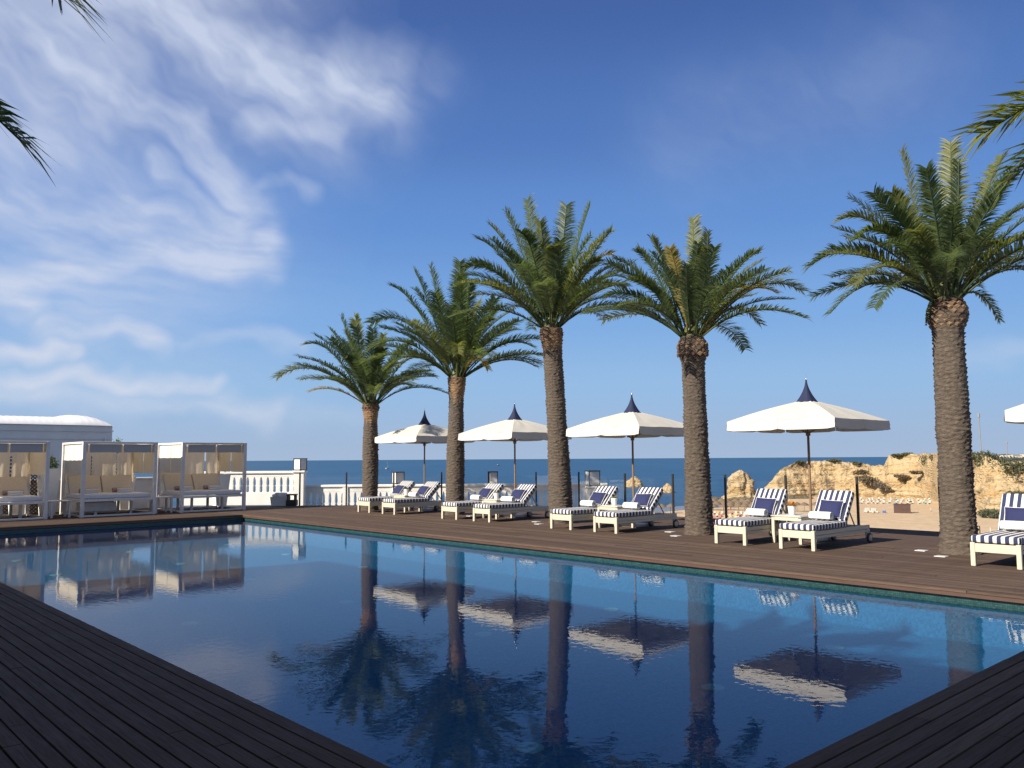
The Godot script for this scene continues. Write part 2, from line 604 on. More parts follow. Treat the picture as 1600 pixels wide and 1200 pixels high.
# ------------------------------------------------------------------ setting: decks and pool
func deck_boards(called: String, along: String, from_c: float, to_c: float, span: Callable, length: float, most: int) -> void:
	var D := base(called)
	var pitch := 0.11
	var rows := int(round((to_c - from_c) / pitch))
	var cache := {}
	var rest := MB.new()
	var count := 0
	for i in rows:
		var c := from_c + (i + 0.5) * pitch
		var sp: Vector2 = span.call(c)
		var p := sp.x
		var first := true
		while p < sp.y - 0.05:
			var l := length * (rng.randf_range(0.3, 1.0) if first else 1.0)
			first = false
			if sp.y - p - l < 0.8:
				l = sp.y - p
			l = minf(l, sp.y - p)
			l = snappedf(l, 0.4) if l < sp.y - p and l > 0.5 else l
			var sz := Vector3(l - 0.006, 0.03, pitch - 0.013) if along == "x" else Vector3(pitch - 0.013, 0.03, l - 0.006)
			var mid := Vector3(p + l / 2, -0.015 + rng.randf_range(-0.0015, 0.0015), c) if along == "x" else Vector3(c, -0.015 + rng.randf_range(-0.0015, 0.0015), p + l / 2)
			if count < most:
				var key := snappedf(l, 0.001)
				if not cache.has(key):
					cache[key] = MB.new().box(Vector3.ZERO, sz, 0.003).mesh()
				part(D, "plank", cache[key], M["plank_%s%d" % [along, rng.randi() % 4]], mid)
				count += 1
			else:
				rest.box(mid, sz)
			p += l
	if rest.v.size():
		var o := part(D, "planks", rest, M["plank_%s0" % along])
		o.set_meta("kind", "stuff")


func deck_end(x: float) -> float:
	return -(29.3 - 0.674 * x) / 0.738


func build_pool_and_decks() -> void:
	# far deck with the loungers, boards along Z
	deck_boards("lounger_deck", "z", X1, 18.62, func(x): return Vector2(maxf(deck_end(x), -29.0), 6.0), 5.6, 290)
	# near deck on the building side, boards along Z
	deck_boards("near_deck", "z", -3.9 + 0.08, X0, func(_x): return Vector2(Z1, 7.0), 4.0, 290)
	# deck at the near end of the pool, boards along X
	deck_boards("pool_end_deck", "x", Z0, 2.04, func(_z): return Vector2(X0 + 0.006, X1 - 0.006), 3.6, 290)
	# deck under the cabanas, boards along X
	deck_boards("cabana_deck", "x", -29.33, Z1 + 0.005, func(z): return Vector2(-3.9, minf(X1 - 0.006, 30.0)), 5.0, 290)
	# dark joists under the boards
	var s := MB.new()
	s.box(Vector3(14.9, -0.19, -9.5), Vector3(8.1, 0.08, 32), 0)
	s.box(Vector3(-0.7, -0.19, -8.3), Vector3(6.4, 0.08, 30), 0)
	s.box(Vector3(6.6, -0.19, -0.1), Vector3(7.9, 0.08, 4.3), 0)
	s.box(Vector3(3.5, -0.19, -26.6), Vector3(14.4, 0.08, 6.0), 0)
	struct("deck_bed", s, M.under)
	# fascia boards at the pool edge
	var F := base("pool_edge")
	var fa := MB.new().box(Vector3(X1 + 0.014, -0.055, (Z0 + Z1) / 2), Vector3(0.022, 0.045, Z0 - Z1), 0.003)
	part(F, "edge_board", fa, M.fascia)
	part(F, "edge_board", MB.new().box(Vector3((X0 + X1) / 2, -0.055, Z1 - 0.014), Vector3(X1 - X0, 0.045, 0.022), 0.003), M.fascia)
	part(F, "edge_board", MB.new().box(Vector3(X0 - 0.014, -0.055, (Z0 + Z1) / 2), Vector3(0.022, 0.045, Z0 - Z1), 0.003), M.fascia)
	part(F, "edge_board", MB.new().box(Vector3((X0 + X1) / 2, -0.055, Z0 + 0.014), Vector3(X1 - X0, 0.045, 0.022), 0.003), M.fascia)
	# pool shell
	var r := 0.06
	var B := base("pool_basin")
	var cx := (X0 + X1) / 2
	var cz := (Z0 + Z1) / 2
	var lx := X1 - X0 + 2 * r
	var lz := Z0 - Z1 + 2 * r
	part(B, "floor", MB.new().box(Vector3(cx, FLOOR - 0.1, cz), Vector3(lx + 0.4, 0.2, lz + 0.4)), M.tile_floor)
	for sg in [-1.0, 1.0]:
		part(B, "wall", MB.new().box(Vector3(cx + sg * (lx / 2 + 0.1), (FLOOR - 0.2) / 2, cz), Vector3(0.2, -FLOOR - 0.2, lz + 0.4)), M.tile_floor)
		part(B, "wall", MB.new().box(Vector3(cx, (FLOOR - 0.2) / 2, cz + sg * (lz / 2 + 0.1)), Vector3(lx, -FLOOR - 0.2, 0.2)), M.tile_floor)
		part(B, "tile_band", MB.new().box(Vector3(cx + sg * (lx / 2 + 0.1), -0.145, cz), Vector3(0.2, 0.11, lz + 0.4)), M.tile_line)
		part(B, "tile_band", MB.new().box(Vector3(cx, -0.145, cz + sg * (lz / 2 + 0.1)), Vector3(lx, 0.11, 0.2)), M.tile_line)
	var wt := MB.new()
	var a := Vector3(X0 - r, WATER, Z1 - r)
	var b := Vector3(X1 + r, WATER, Z0 + r)
	wt.quad(Vector3(a.x, WATER, b.z), Vector3(b.x, WATER, b.z), Vector3(b.x, WATER, a.z), Vector3(a.x, WATER, a.z), Vector2(0, 1), Vector2(1, 1), Vector2(1, 0), Vector2(0, 0))
	struct("pool_water", wt, M.water)
	# round lamps set in the pool floor
	var lp: ArrayMesh = MB.new().lathe([Vector2(0.115, 0), Vector2(0.115, 0.012), Vector2(0.10, 0.018), Vector2(0.001, 0.02)], 20).mesh()
	var nz := 0
	for z in [-4.8, -8.2, -11.5, -14.9, -18.2, -21.4]:
		nz += 1
		for x in [4.54, 6.98, 9.43]:
			solo("pool_lamp", lp, M.pool_lamp, "round white lamp set in the pool floor", "pool lamp", Vector3(x, FLOOR, z), Basis(), "lamps in the pool floor")
	# flush lamps in the lounger deck, by the palms
	var sl: ArrayMesh = MB.new().box(Vector3(0, 0.004, 0), Vector3(0.17, 0.012, 0.17), 0.003).mesh()
	for q in [[735, 806.5, 1], [743, 803, 1], [838, 815.5, 2], [842, 819, 2], [1047, 831.3, 3], [1056, 837.6, 3], [1440, 860.5, 4], [1471, 869.5, 4]]:
		var p := on_level(q[0], q[1])
		solo("deck_lamp", sl, M.frost, "square white deck lamp beside the %s palm from the balustrade" % ORD[q[2]], "deck lamp", Vector3(p.x, 0, p.z), Basis(), "square lamps in the lounger deck")


# ------------------------------------------------------------------ palms
func frond(b0: Vector3, b1: Vector3, b2: Vector3, seed_: int, wide := 1.0) -> ArrayMesh:
	var rg := RandomNumberGenerator.new()
	rg.seed = seed_
	var L := b0.distance_to(b1) * 0.5 + b1.distance_to(b2) * 0.5 + b0.distance_to(b2) * 0.25
	var mb := MB.new()
	var pts := []
	var rad := []
	for i in 9:
		var t := i / 8.0
		pts.append(b0.lerp(b1, t).lerp(b1.lerp(b2, t), t))
		rad.append(lerpf(0.022, 0.004, t))
	mb.tube(pts, rad, 4)
	var num := int(66 * L)
	var twist := rg.randf_range(-0.35, 0.35)
	var pos := PackedVector3Array()
	var nor := PackedVector3Array()
	var uvs := PackedVector2Array()
	var ind := PackedInt32Array()
	var k := mb.v.size()
	for i in num:
		var t := 0.15 + 0.85 * (i + rg.randf() * 0.6) / num
		if t > 1.0:
			t = 1.0
		var p := b0.lerp(b1, t).lerp(b1.lerp(b2, t), t)
		var d := ((b1 - b0).lerp(b2 - b1, t)).normalized()
		var side := d.cross(Vector3.UP)
		if side.length() < 0.15:
			side = d.cross(Vector3(sin(seed_), 0, cos(seed_)))
		side = side.normalized()
		var up := side.cross(d).normalized()
		side = side.rotated(d, twist * t)
		up = up.rotated(d, twist * t)
		var ll := L * 0.185 * wide * (0.30 + 0.70 * smoothstep(0.12, 0.42, t)) * (1.0 - 0.32 * smoothstep(0.65, 1.0, t))
		for sg in [-1.0, 1.0]:
			var l := ll * rg.randf_range(0.82, 1.12)
			var fwd := lerpf(0.62, 1.0, t * t) + rg.randf_range(-0.15, 0.15)
			var lift := rg.randf_range(0.05, 0.7)
			var dir: Vector3 = (side * sg + d * fwd + up * lift).normalized()
			var mid := p + dir * l * 0.5
			var tip := p + dir * l + Vector3(0, -0.17 * l, 0)
			var wv := dir.cross(up + side * sg * rg.randf_range(-0.5, 0.5)).normalized() * (0.0105 + 0.003 * rg.randf())
			var nn := wv.cross(dir).normalized()
			if nn.y < 0:
				nn = -nn
			pos.append_array([p - wv * 0.6, p + wv * 0.6, mid + wv, mid - wv, tip])
			nor.append_array([nn, nn, nn, nn, nn])
			uvs.append_array([Vector2.ZERO, Vector2.ZERO, Vector2.ZERO, Vector2.ZERO, Vector2.ZERO])
			if (mid - p).cross(wv).dot(nn) > 0:
				ind.append_array([k, k + 1, k + 2, k, k + 2, k + 3, k + 3, k + 2, k + 4])
			else:
				ind.append_array([k, k + 2, k + 1, k, k + 3, k + 2, k + 3, k + 4, k + 2])
			k += 5
	mb.v.append_array(pos)
	mb.n.append_array(nor)
	mb.uv.append_array(uvs)
	mb.ix.append_array(ind)
	return mb.mesh()


func palm(label: String, at: Vector3, high: float, lean: Vector3, r: float, bulb: bool, fronds: float, count: int, keys: Array, seed_: int, group: String) -> void:
	var rg := RandomNumberGenerator.new()
	rg.seed = seed_
	var T := thing("palm_tree", label, "palm tree", at, 0, group)
	var fn := noise(seed_, 1.3, 3)
	var fm := noise(seed_ + 7, 5.0, 3)
	# trunk
	var rows := []
	var cols := []
	var seg := 44
	var step := 0.017
	var num := int(high / step)
	for i in num + 1:
		var y := high * i / num
		var t := y / high
		var rr := r * (1.0 + 0.16 * exp(-y * 5.0) + 0.05 * sin(y * 1.7 + seed_) + 0.07 * fn.get_noise_2d(y * 0.9, 17.0))
		rr *= lerpf(1.0, 0.86, smoothstep(0.3, 0.85, t))
		if bulb:
			rr *= 1.0 + 0.36 * exp(-pow((high - y - 0.25) / 0.19, 2)) - 0.08 * smoothstep(0.12, 0.0, high - y)
		else:
			rr *= 1.0 + 0.22 * smoothstep(0.6, 0.05, high - y) 
		var row := PackedVector3Array()
		var cr := PackedColorArray()
		var off := lean * pow(t, 1.4)
		for j in seg:
			var a := TAU * j / seg
			var ca := cos(a)
			var sa := sin(a)
			var ph := y / 0.075 + 4.0 * j / seg + 0.9 * fn.get_noise_3d(ca * 1.2, y * 1.5, sa * 1.2)
			var ledge := ph - floorf(ph)
			var ph2 := y / 0.17 - 8.0 * j / seg
			var dia := absf((ph2 - floorf(ph2)) - 0.5) * 2.0
			var g := fm.get_noise_3d(ca * 1.6, y * 1.8, sa * 1.6)
			var dr := 0.05 * (ledge - 0.5) * (0.45 + 0.55 * dia) * (0.7 + 0.9 * g) + 0.02 * g
			row.append(off + Vector3((rr + dr) * ca, y, -(rr + dr) * sa))
			var tone := 1.0 + 0.45 * g
			var col := Color(0.108 * tone, 0.086 * tone, 0.069 * tone)
			if not bulb:
				var sh := smoothstep(0.0, 0.1, y - (high - 0.62) + 0.35 * fn.get_noise_3d(ca * 1.5, y, sa * 1.5))
				col = col.lerp(Color(0.25 * tone, 0.155 * tone, 0.09 * tone), sh)
			cr.append(col)
		rows.append(row)
		cols.append(cr)
	var tm := MB.new().grid(rows, true, 1, 1, cols)
	var trunk := part(T, "trunk", tm, M.bark)
	# cut leaf bases under the crown
	var stub := MB.new()
	var w := 0.066
	var h := 0.05
	var tip := Vector3(0.03, 0.008, 0)
	for q in [[Vector3(0, -h, 0), Vector3(0, 0, -w)], [Vector3(0, 0, -w), Vector3(0, h, 0)], [Vector3(0, h, 0), Vector3(0, 0, w)], [Vector3(0, 0, w), Vector3(0, -h, 0)]]:
		stub.quad(q[0], q[0] * 0.62 + tip, q[1] * 0.62 + tip, q[1])
	stub.quad(Vector3(0, -h, 0) * 0.62 + tip, Vector3(0, 0, w) * 0.62 + tip, Vector3(0, h, 0) * 0.62 + tip, Vector3(0, 0, -w) * 0.62 + tip)
	var sm := stub.mesh()
	var rings := 7 if bulb else 3
	for i in rings:
		var y := high - 0.03 - i * 0.068
		var ri := clampi(int(y / high * num), 0, num)
		for j in 14:
			var a := TAU * (j + 0.5 * (i % 2)) / 14
			var rr: float = Vector2(rows[ri][0].x - lean.x * pow(y / high, 1.4), rows[ri][0].z - lean.z * pow(y / high, 1.4)).length() - 0.012
			var p := lean * pow(y / high, 1.4) + Vector3(rr * cos(a), y, -rr * sin(a))
			var sc := rg.randf_range(0.85, 1.15) * r / 0.27
			part(trunk, "leaf_stub", sm, M.stub if bulb and i > 0 and rg.randf() < 0.78 else M.stub_dark, p, Basis(Vector3.UP, a) * Basis(Vector3.BACK, rg.randf_range(0.1, 0.4)).scaled(Vector3.ONE * sc))
	# crown
	var top := Vector3(lean.x, high, lean.z)
	var heart := part(T, "crown", MB.new().lathe([Vector2(r * 0.95, -0.04), Vector2(r * 0.8, 0.12), Vector2(r * 0.5, 0.3), Vector2(r * 0.2, 0.55), Vector2(0.005, 0.8)], 14), M.frond2, top)
	var n := 0
	for q in keys:
		var d: float = q[2]
		var tipw := at_depth(q[0], q[1], (at + top - Vector3(0, 1.6, 0)).dot(fh) + d) - at - top
		var out := Vector3(tipw.x, 0, tipw.z).normalized()
		var st := out * r * 0.75
		var L := tipw.length()
		var rise: float = q[3] if q.size() > 3 else 0.30
		var c1 := st.lerp(tipw, 0.56) + Vector3(0, rise * 1.3 * L, 0)
		var mk: int = q[4] if q.size() > 4 else [0, 0, 1, 2][rg.randi() % 4]
		part(heart, "frond", frond(st, c1, tipw, seed_ * 100 + n, q[5] if q.size() > 5 else 1.0), M["frond%d" % mk])
		n += 1
	for i in count:
		var f := (i + 0.5) / count
		var az := i * 2.39996 + seed_
		var el := deg_to_rad(lerpf(85, 38, pow(f, 0.9)) + rg.randf_range(-6, 6))
		var L := fronds * rg.randf_range(0.82, 1.05) * lerpf(0.92, 1.0, f)
		var out := Vector3(cos(az), 0, -sin(az))
		var st := out * r * lerpf(0.25, 0.85, f)
		var d0 := out * cos(el) + Vector3.UP * sin(el)
		var b1 := st + d0 * L * 0.56
		var bend := lerpf(0.6, 1.15, f) * rg.randf_range(0.75, 1.2)
		var d1 := (out * cos(el - bend) + Vector3.UP * sin(el - bend) + out.cross(Vector3.UP) * rg.randf_range(-0.22, 0.22)).normalized()
		var b2 := b1 + d1 * L * 0.56
		var mk: int = [0, 0, 1, 1, 2][rg.randi() % 5]
		part(heart, "frond", frond(st, b1, b2, seed_ * 100 + 50 + i), M["frond%d" % mk])


func build_palms() -> void:
	var g := "date palms between the loungers"
	palm("slender date palm, first in the lounger row counted from the balustrade", Vector3(14.47, 0, -22.5), 3.32, Vector3(0, 0, 0), 0.245, false, 2.75, 28, [[434, 589, 0.4], [478, 538, 0.2], [483, 612, -0.6, 0.2, 3], [516, 515, 0.3, 0.15], [533, 495, -0.2, 0.08], [555, 493, 0.1, 0.06], [680, 588, 0.3, 0.26], [655, 560, 0.6], [640, 602, -0.9, 0.2], [600, 545, -1.2, 0.25], [540, 560, -1.3, 0.3]], 11, g)
	palm("date palm with one yellow drooping frond, second from the balustrade", Vector3(15.05, 0, -18.95), 3.94, Vector3(0.05, 0, 0.03), 0.255, false, 2.9, 28, [[612, 447, 0.2, 0.22], [648, 424, 0.3, 0.12], [672, 416, -0.3, 0.08], [719, 409, 0.2, 0.04], [580, 505, 0.5, 0.36], [572, 550, -0.6, 0.36], [604, 575, -1.1, 0.32], [795, 507, 0.3, 0.28, 1], [833, 542, -0.2, 0.3], [838, 573, 0.5, 0.22, 1], [763, 578, -0.9, 0.5, 3], [772, 500, -0.8, 0.3, 2], [716, 553, -1.9, 0.42, 2], [735, 440, -0.3, 0.08]], 12, g)
	palm("tallest date palm, leaning slightly, third from the balustrade", Vector3(14.9, 0, -14.55), 4.85, Vector3(-0.16, 0, -0.12), 0.262, false, 2.7, 30, [[766, 352, 0.3, 0.16], [790, 331, -0.3, 0.12], [823, 313, 0.2, 0.06], [885, 321, 0.4, 0.05], [922, 321, 0.1, 0.10], [955, 361, -0.3, 0.14], [955, 397, 0.2, 0.26, 3], [938, 406, -0.8, 0.26], [964, 415, 0.5, 0.2], [746, 373, 0.5, 0.2], [727, 418, -0.2, 0.3], [718, 432, 0.5, 0.24], [712, 447, -0.7, 0.26], [972, 432, -0.2, 0.26], [978, 448, 0.6, 0.26], [866, 385, -1.6, 0.3, 2], [815, 362, -1.2, 0.28]], 13, g)
	palm("date palm with a swollen scaly neck, fourth from the balustrade", Vector3(14.72, 0, -10.35), 4.13, Vector3(-0.04, 0, -0.03), 0.262, true, 2.35, 26, [[962, 405, 0.3, 0.2], [995, 392, -0.3, 0.2], [1018, 371, 0.3, 0.16], [1083, 342, 0.2, 0.04, 2], [1107, 362, -0.2, 0.08, 2], [1105, 388, -0.9, 0.18, 2], [1186, 394, 0.2, 0.2], [1252, 454, 0.3, 0.3, 2], [1213, 457, -0.4, 0.34, 3], [1163, 447, -0.9, 0.3, 3], [1187, 506, 0.5, 0.42], [948, 462, -0.3, 0.26], [955, 484, 0.4, 0.26], [985, 437, -0.7, 0.26], [1047, 388, -0.9, 0.14, 3]], 14, g)
	palm("date palm with a scaly neck and hanging fronds, fifth from the balustrade", Vector3(14.8, 0, -5.3), 4.22, Vector3(0, 0, 0), 0.268, true, 2.4, 28, [[1313, 343, 0.3, 0.34], [1337, 374, -0.4, 0.42], [1265, 416, 0.2, 0.34], [1297, 490, 0.1, 0.34], [1366, 481, -0.7, 0.34], [1335, 445, -0.6, 0.34], [1447, 508, -0.1, 0.4, 1, 0.6], [1562, 502, 0.3, 0.42], [1408, 237, 0.1, 0.06, 2], [1394, 301, -0.3, 0.22, 2], [1485, 222, 0.2, 0.04, 2], [1498, 254, -0.3, 0.06], [1425, 362, -1.0, 0.3], [1567, 246, 0.3, 0.14, 2], [1608, 322, 0.3, 0.2], [1610, 372, -0.4, 0.24], [1566, 382, -0.6, 0.38, 2], [1506, 372, -1.0, 0.22, 0], [1612, 424, -0.3, 0.22], [1655, 440, 0.2, 0.3], [1650, 380, 0.4, 0.3]], 15, g)
	palm("date palm on the pool end deck reaching its fronds over the fifth lounger palm", Vector3(8.4, 0, 0.8), 4.2, Vector3.ZERO, 0.26, true, 2.1, 24, [[1538, 208, 1.55, 0.2, 2, 1.1], [1580, 282, 1.7, 0.3, 0, 1.1]], 16, "date palms on the near decks")
	palm("date palm on the shaded near deck, seen only by its frond tips", Vector3(-0.95, 0, -6.6), 4.3, Vector3.ZERO, 0.26, true, 2.1, 24, [[34, 222, 0.6, 0.2, 1, 1.3], [92, -6, 0.5, 0.6, 2, 1.0]], 17, "date palms on the near decks")


# ------------------------------------------------------------------ loungers, tables, umbrellas
func back_mesh(ang: float) -> Transform3D:
	return Transform3D(Basis(Vector3.BACK, ang), Vector3(1.24, 0.36, 0))


func lounger(at: Vector3, ang: float, label: String) -> Node3D:
	var T := thing("sun_lounger", label, "sun lounger", at, 0, "striped sun loungers along the pool")
	if not M.has("lounger_parts"):
		var d := {}
		d.leg = MB.new().box(Vector3(0, 0.17, 0), Vector3(0.065, 0.34, 0.065), 0.006).mesh()
		d.apron = MB.new().box(Vector3(0.03, 0.265, 0), Vector3(0.035, 0.125, 0.545), 0.005).mesh()
		d.rail = MB.new().box(Vector3(1.06, 0.292, 0), Vector3(2.06, 0.07, 0.035), 0.005).box(Vector3(1.06, 0.225, 0), Vector3(2.06, 0.05, 0.03), 0.005).mesh()
		d.bar = MB.new().box(Vector3.ZERO, Vector3(0.05, 0.06, 0.545), 0.005).mesh()
		d.wheel = MB.new().lathe([Vector2(0.02, -0.018), Vector2(0.085, -0.018), Vector2(0.095, -0.01), Vector2(0.095, 0.01), Vector2(0.085, 0.018), Vector2(0.02, 0.018)], 20).mesh()
		d.hub = MB.new().lathe([Vector2(0.001, -0.024), Vector2(0.06, -0.022), Vector2(0.062, 0.022), Vector2(0.001, 0.024)], 16).mesh()
		d.seat = MB.new().cushion(Vector3(1.26, 0.105, 0.64), 0.032, 8, 0.008).mesh()
		d.back = MB.new().cushion(Vector3(0.64, 0.10, 0.64), 0.032, 8, 0.008).mesh()
		d.slat = MB.new().box(Vector3.ZERO, Vector3(0.07, 0.018, 0.56), 0.004).mesh()
		d.arm = MB.new().box(Vector3(0.38, 0, 0), Vector3(0.76, 0.035, 0.035), 0.005).mesh()
		M.lounger_parts = d
	var d: Dictionary = M.lounger_parts
	for z in [-0.3, 0.3]:
		part(T, "leg", d.leg, M.cream, Vector3(0.033, 0, z))
		part(T, "side_rail", d.rail, M.cream, Vector3(0.03, 0, z * 1.0))
		var wh := part(T, "wheel", d.wheel, M.rubber, Vector3(2.02, 0.095, z * 1.17), Basis(Vector3.RIGHT, PI / 2))
		part(wh, "hub", d.hub, M.pale)
		part(T, "wheel_strut", MB.new().box(Vector3(2.02, 0.19, z), Vector3(0.05, 0.2, 0.04), 0.005), M.cream)
	part(T, "apron", d.apron, M.cream)
	for x in [0.62, 1.2, 1.75, 2.05]:
		part(T, "cross_bar", d.bar, M.cream, Vector3(x, 0.285, 0))
	for x in [0.2, 0.42, 0.84, 1.05]:
		part(T, "slat", d.slat, M.cream, Vector3(x, 0.325, 0))
	part(T, "mattress", d.seat, M.stripe, Vector3(0.63, 0.392, 0))
	var bt := back_mesh(ang)
	var fr := part(T, "backrest", MB.new().box(Vector3(0.32, 0, 0), Vector3(0.64, 0.02, 0.5), 0.005), M.cream, bt.origin, bt.basis)
	for z in [-0.27, 0.27]:
		part(fr, "rail", MB.new().box(Vector3(0.32, 0, z), Vector3(0.64, 0.035, 0.035), 0.005), M.cream)
	for k in 6:
		part(fr, "slat", d.slat, M.cream, Vector3(0.06 + 0.105 * k, 0.028, 0))
	part(T, "back_mattress", d.back, M.stripe, bt * Vector3(0.34, 0.095, 0), bt.basis)
	# prop that holds the backrest up
	var top := bt * Vector3(0.42, -0.02, 0)
	for z in [-0.2, 0.2]:
		part(T, "prop", MB.new().tube([Vector3(top.x, top.y, z), Vector3(top.x + 0.28, 0.30, z)], 0.014, 6), M.cream)
	return T


func pillow_mesh(lx: float, lz: float, th: float) -> MB:
	var mb := MB.new()
	for sg in [-1.0, 1.0]:
		var rows := []
		for i in 11:
			var row := PackedVector3Array()
			for j in 11:
				var u := (j / 5.0 - 1.0)
				var w := (i / 5.0 - 1.0)
				var pin := 1.0 - 0.05 * (1 - u * u) * w * w - 0.05 * (1 - w * w) * u * u
				var y: float = th * pow(maxf(0.0, (1 - u * u) * (1 - w * w)), 0.45) * sg
				row.append(Vector3(u * lx / 2 * pin, y, (-w if sg > 0 else w) * lz / 2 * pin))
			rows.append(row)
		mb.grid(rows)
	return mb


func towel_roll(len_: float, r: float) -> MB:
	var mb := MB.new()
	var turns := 3.2
	var outer := []
	var num := 46
	for i in num + 1:
		var a := TAU * turns * i / num
		var rr := 0.012 + (r - 0.012) * i / num
		outer.append(Vector2(cos(a), sin(a)) * rr)
	var th := (r - 0.012) / turns * 0.8
	var rows_o := []
	var rows_i := []
	for i in num + 1:
		var p: Vector2 = outer[i]
		var q := p * maxf(0.05, (p.length() - th)) / p.length()
		var o := PackedVector3Array()
		var n := PackedVector3Array()
		for j in 7:
			var z := (j / 6.0 - 0.5) * len_
			var rd := 1.0 - 0.04 * pow(absf(j / 3.0 - 1.0), 4)
			o.append(Vector3(p.x * rd, p.y * rd, -z))
			n.append(Vector3(q.x * rd, q.y * rd, z))
		rows_o.append(o)
		rows_i.append(n)
		if i > 0:
			for e in [0, 6]:
				var a: Vector3 = rows_o[i - 1][e]
				var b: Vector3 = rows_o[i][e]
				var c: Vector3 = rows_i[i][6 - e]
				var dd: Vector3 = rows_i[i - 1][6 - e]
				if e == 0:
					mb.quad(dd, a, b, c)
				else:
					mb.quad(a, dd, c, b)
	mb.grid(rows_o)
	mb.grid(rows_i)
	return mb


func side_table(at: Vector3, label: String) -> void:
	var T := thing("side_table", label, "table", at, 0, "cream side tables between the loungers")
	for x in [-0.27, 0.27]:
		for z in [-0.27, 0.27]:
			part(T, "leg", MB.new().box(Vector3(x, 0.235, z), Vector3(0.06, 0.47, 0.06), 0.006), M.cream)
	for z in [-0.27, 0.27]:
		part(T, "rail", MB.new().box(Vector3(0, 0.455, z), Vector3(0.48, 0.07, 0.05), 0.005), M.cream)
	for x in [-0.27, 0.27]:
		part(T, "rail", MB.new().box(Vector3(x, 0.455, 0), Vector3(0.05, 0.07, 0.48), 0.005), M.cream)
	part(T, "table_top", MB.new().box(Vector3(0, 0.497, 0), Vector3(0.62, 0.016, 0.62), 0.004), M.cream)
	part(T, "glass_sheet", MB.new().box(Vector3(0, 0.509, 0), Vector3(0.5, 0.008, 0.5), 0.002), M.frost)


func pot_plant(at: Vector3, kind: int, label: String) -> void:
	var T := thing("pot_plant", label, "potted plant", at, 0, "small potted plants on the side tables")
	part(T, "pot", MB.new().lathe([Vector2(0.001, 0), Vector2(0.052, 0), Vector2(0.056, 0.01), Vector2(0.074, 0.145), Vector2(0.078, 0.15), Vector2(0.078, 0.165), Vector2(0.068, 0.165), Vector2(0.066, 0.14)], 20), M.pot)
	part(T, "soil", MB.new().lathe([Vector2(0.067, 0.142), Vector2(0.001, 0.148)], 16), M.soil)
	var rg := RandomNumberGenerator.new()
	rg.seed = kind * 31 + 5
	var mb := MB.new()
	for i in (46 if kind < 3 else 60):
		var a := rg.randf() * TAU
		var el := rg.randf_range(0.3, 1.5)
		var d := Vector3(cos(a) * cos(el), sin(el), sin(a) * cos(el))
		var l := rg.randf_range(0.05, 0.085) * (1.0 if kind < 3 else 1.7)
		var b := d.cross(Vector3.UP).normalized() * (0.013 if kind < 3 else 0.017)
		var o := Vector3(cos(a) * 0.03, 0.145, sin(a) * 0.03)
		mb.quad(o - b * 0.5, o + b * 0.5, o + d * l * 0.6 + b, o + d * l * 0.6 - b)
		mb.tri(o + d * l * 0.6 - b, o + d * l * 0.6 + b, o + d * l)
	part(T, "leaves", mb, M.succulent if kind < 3 else M.dried)


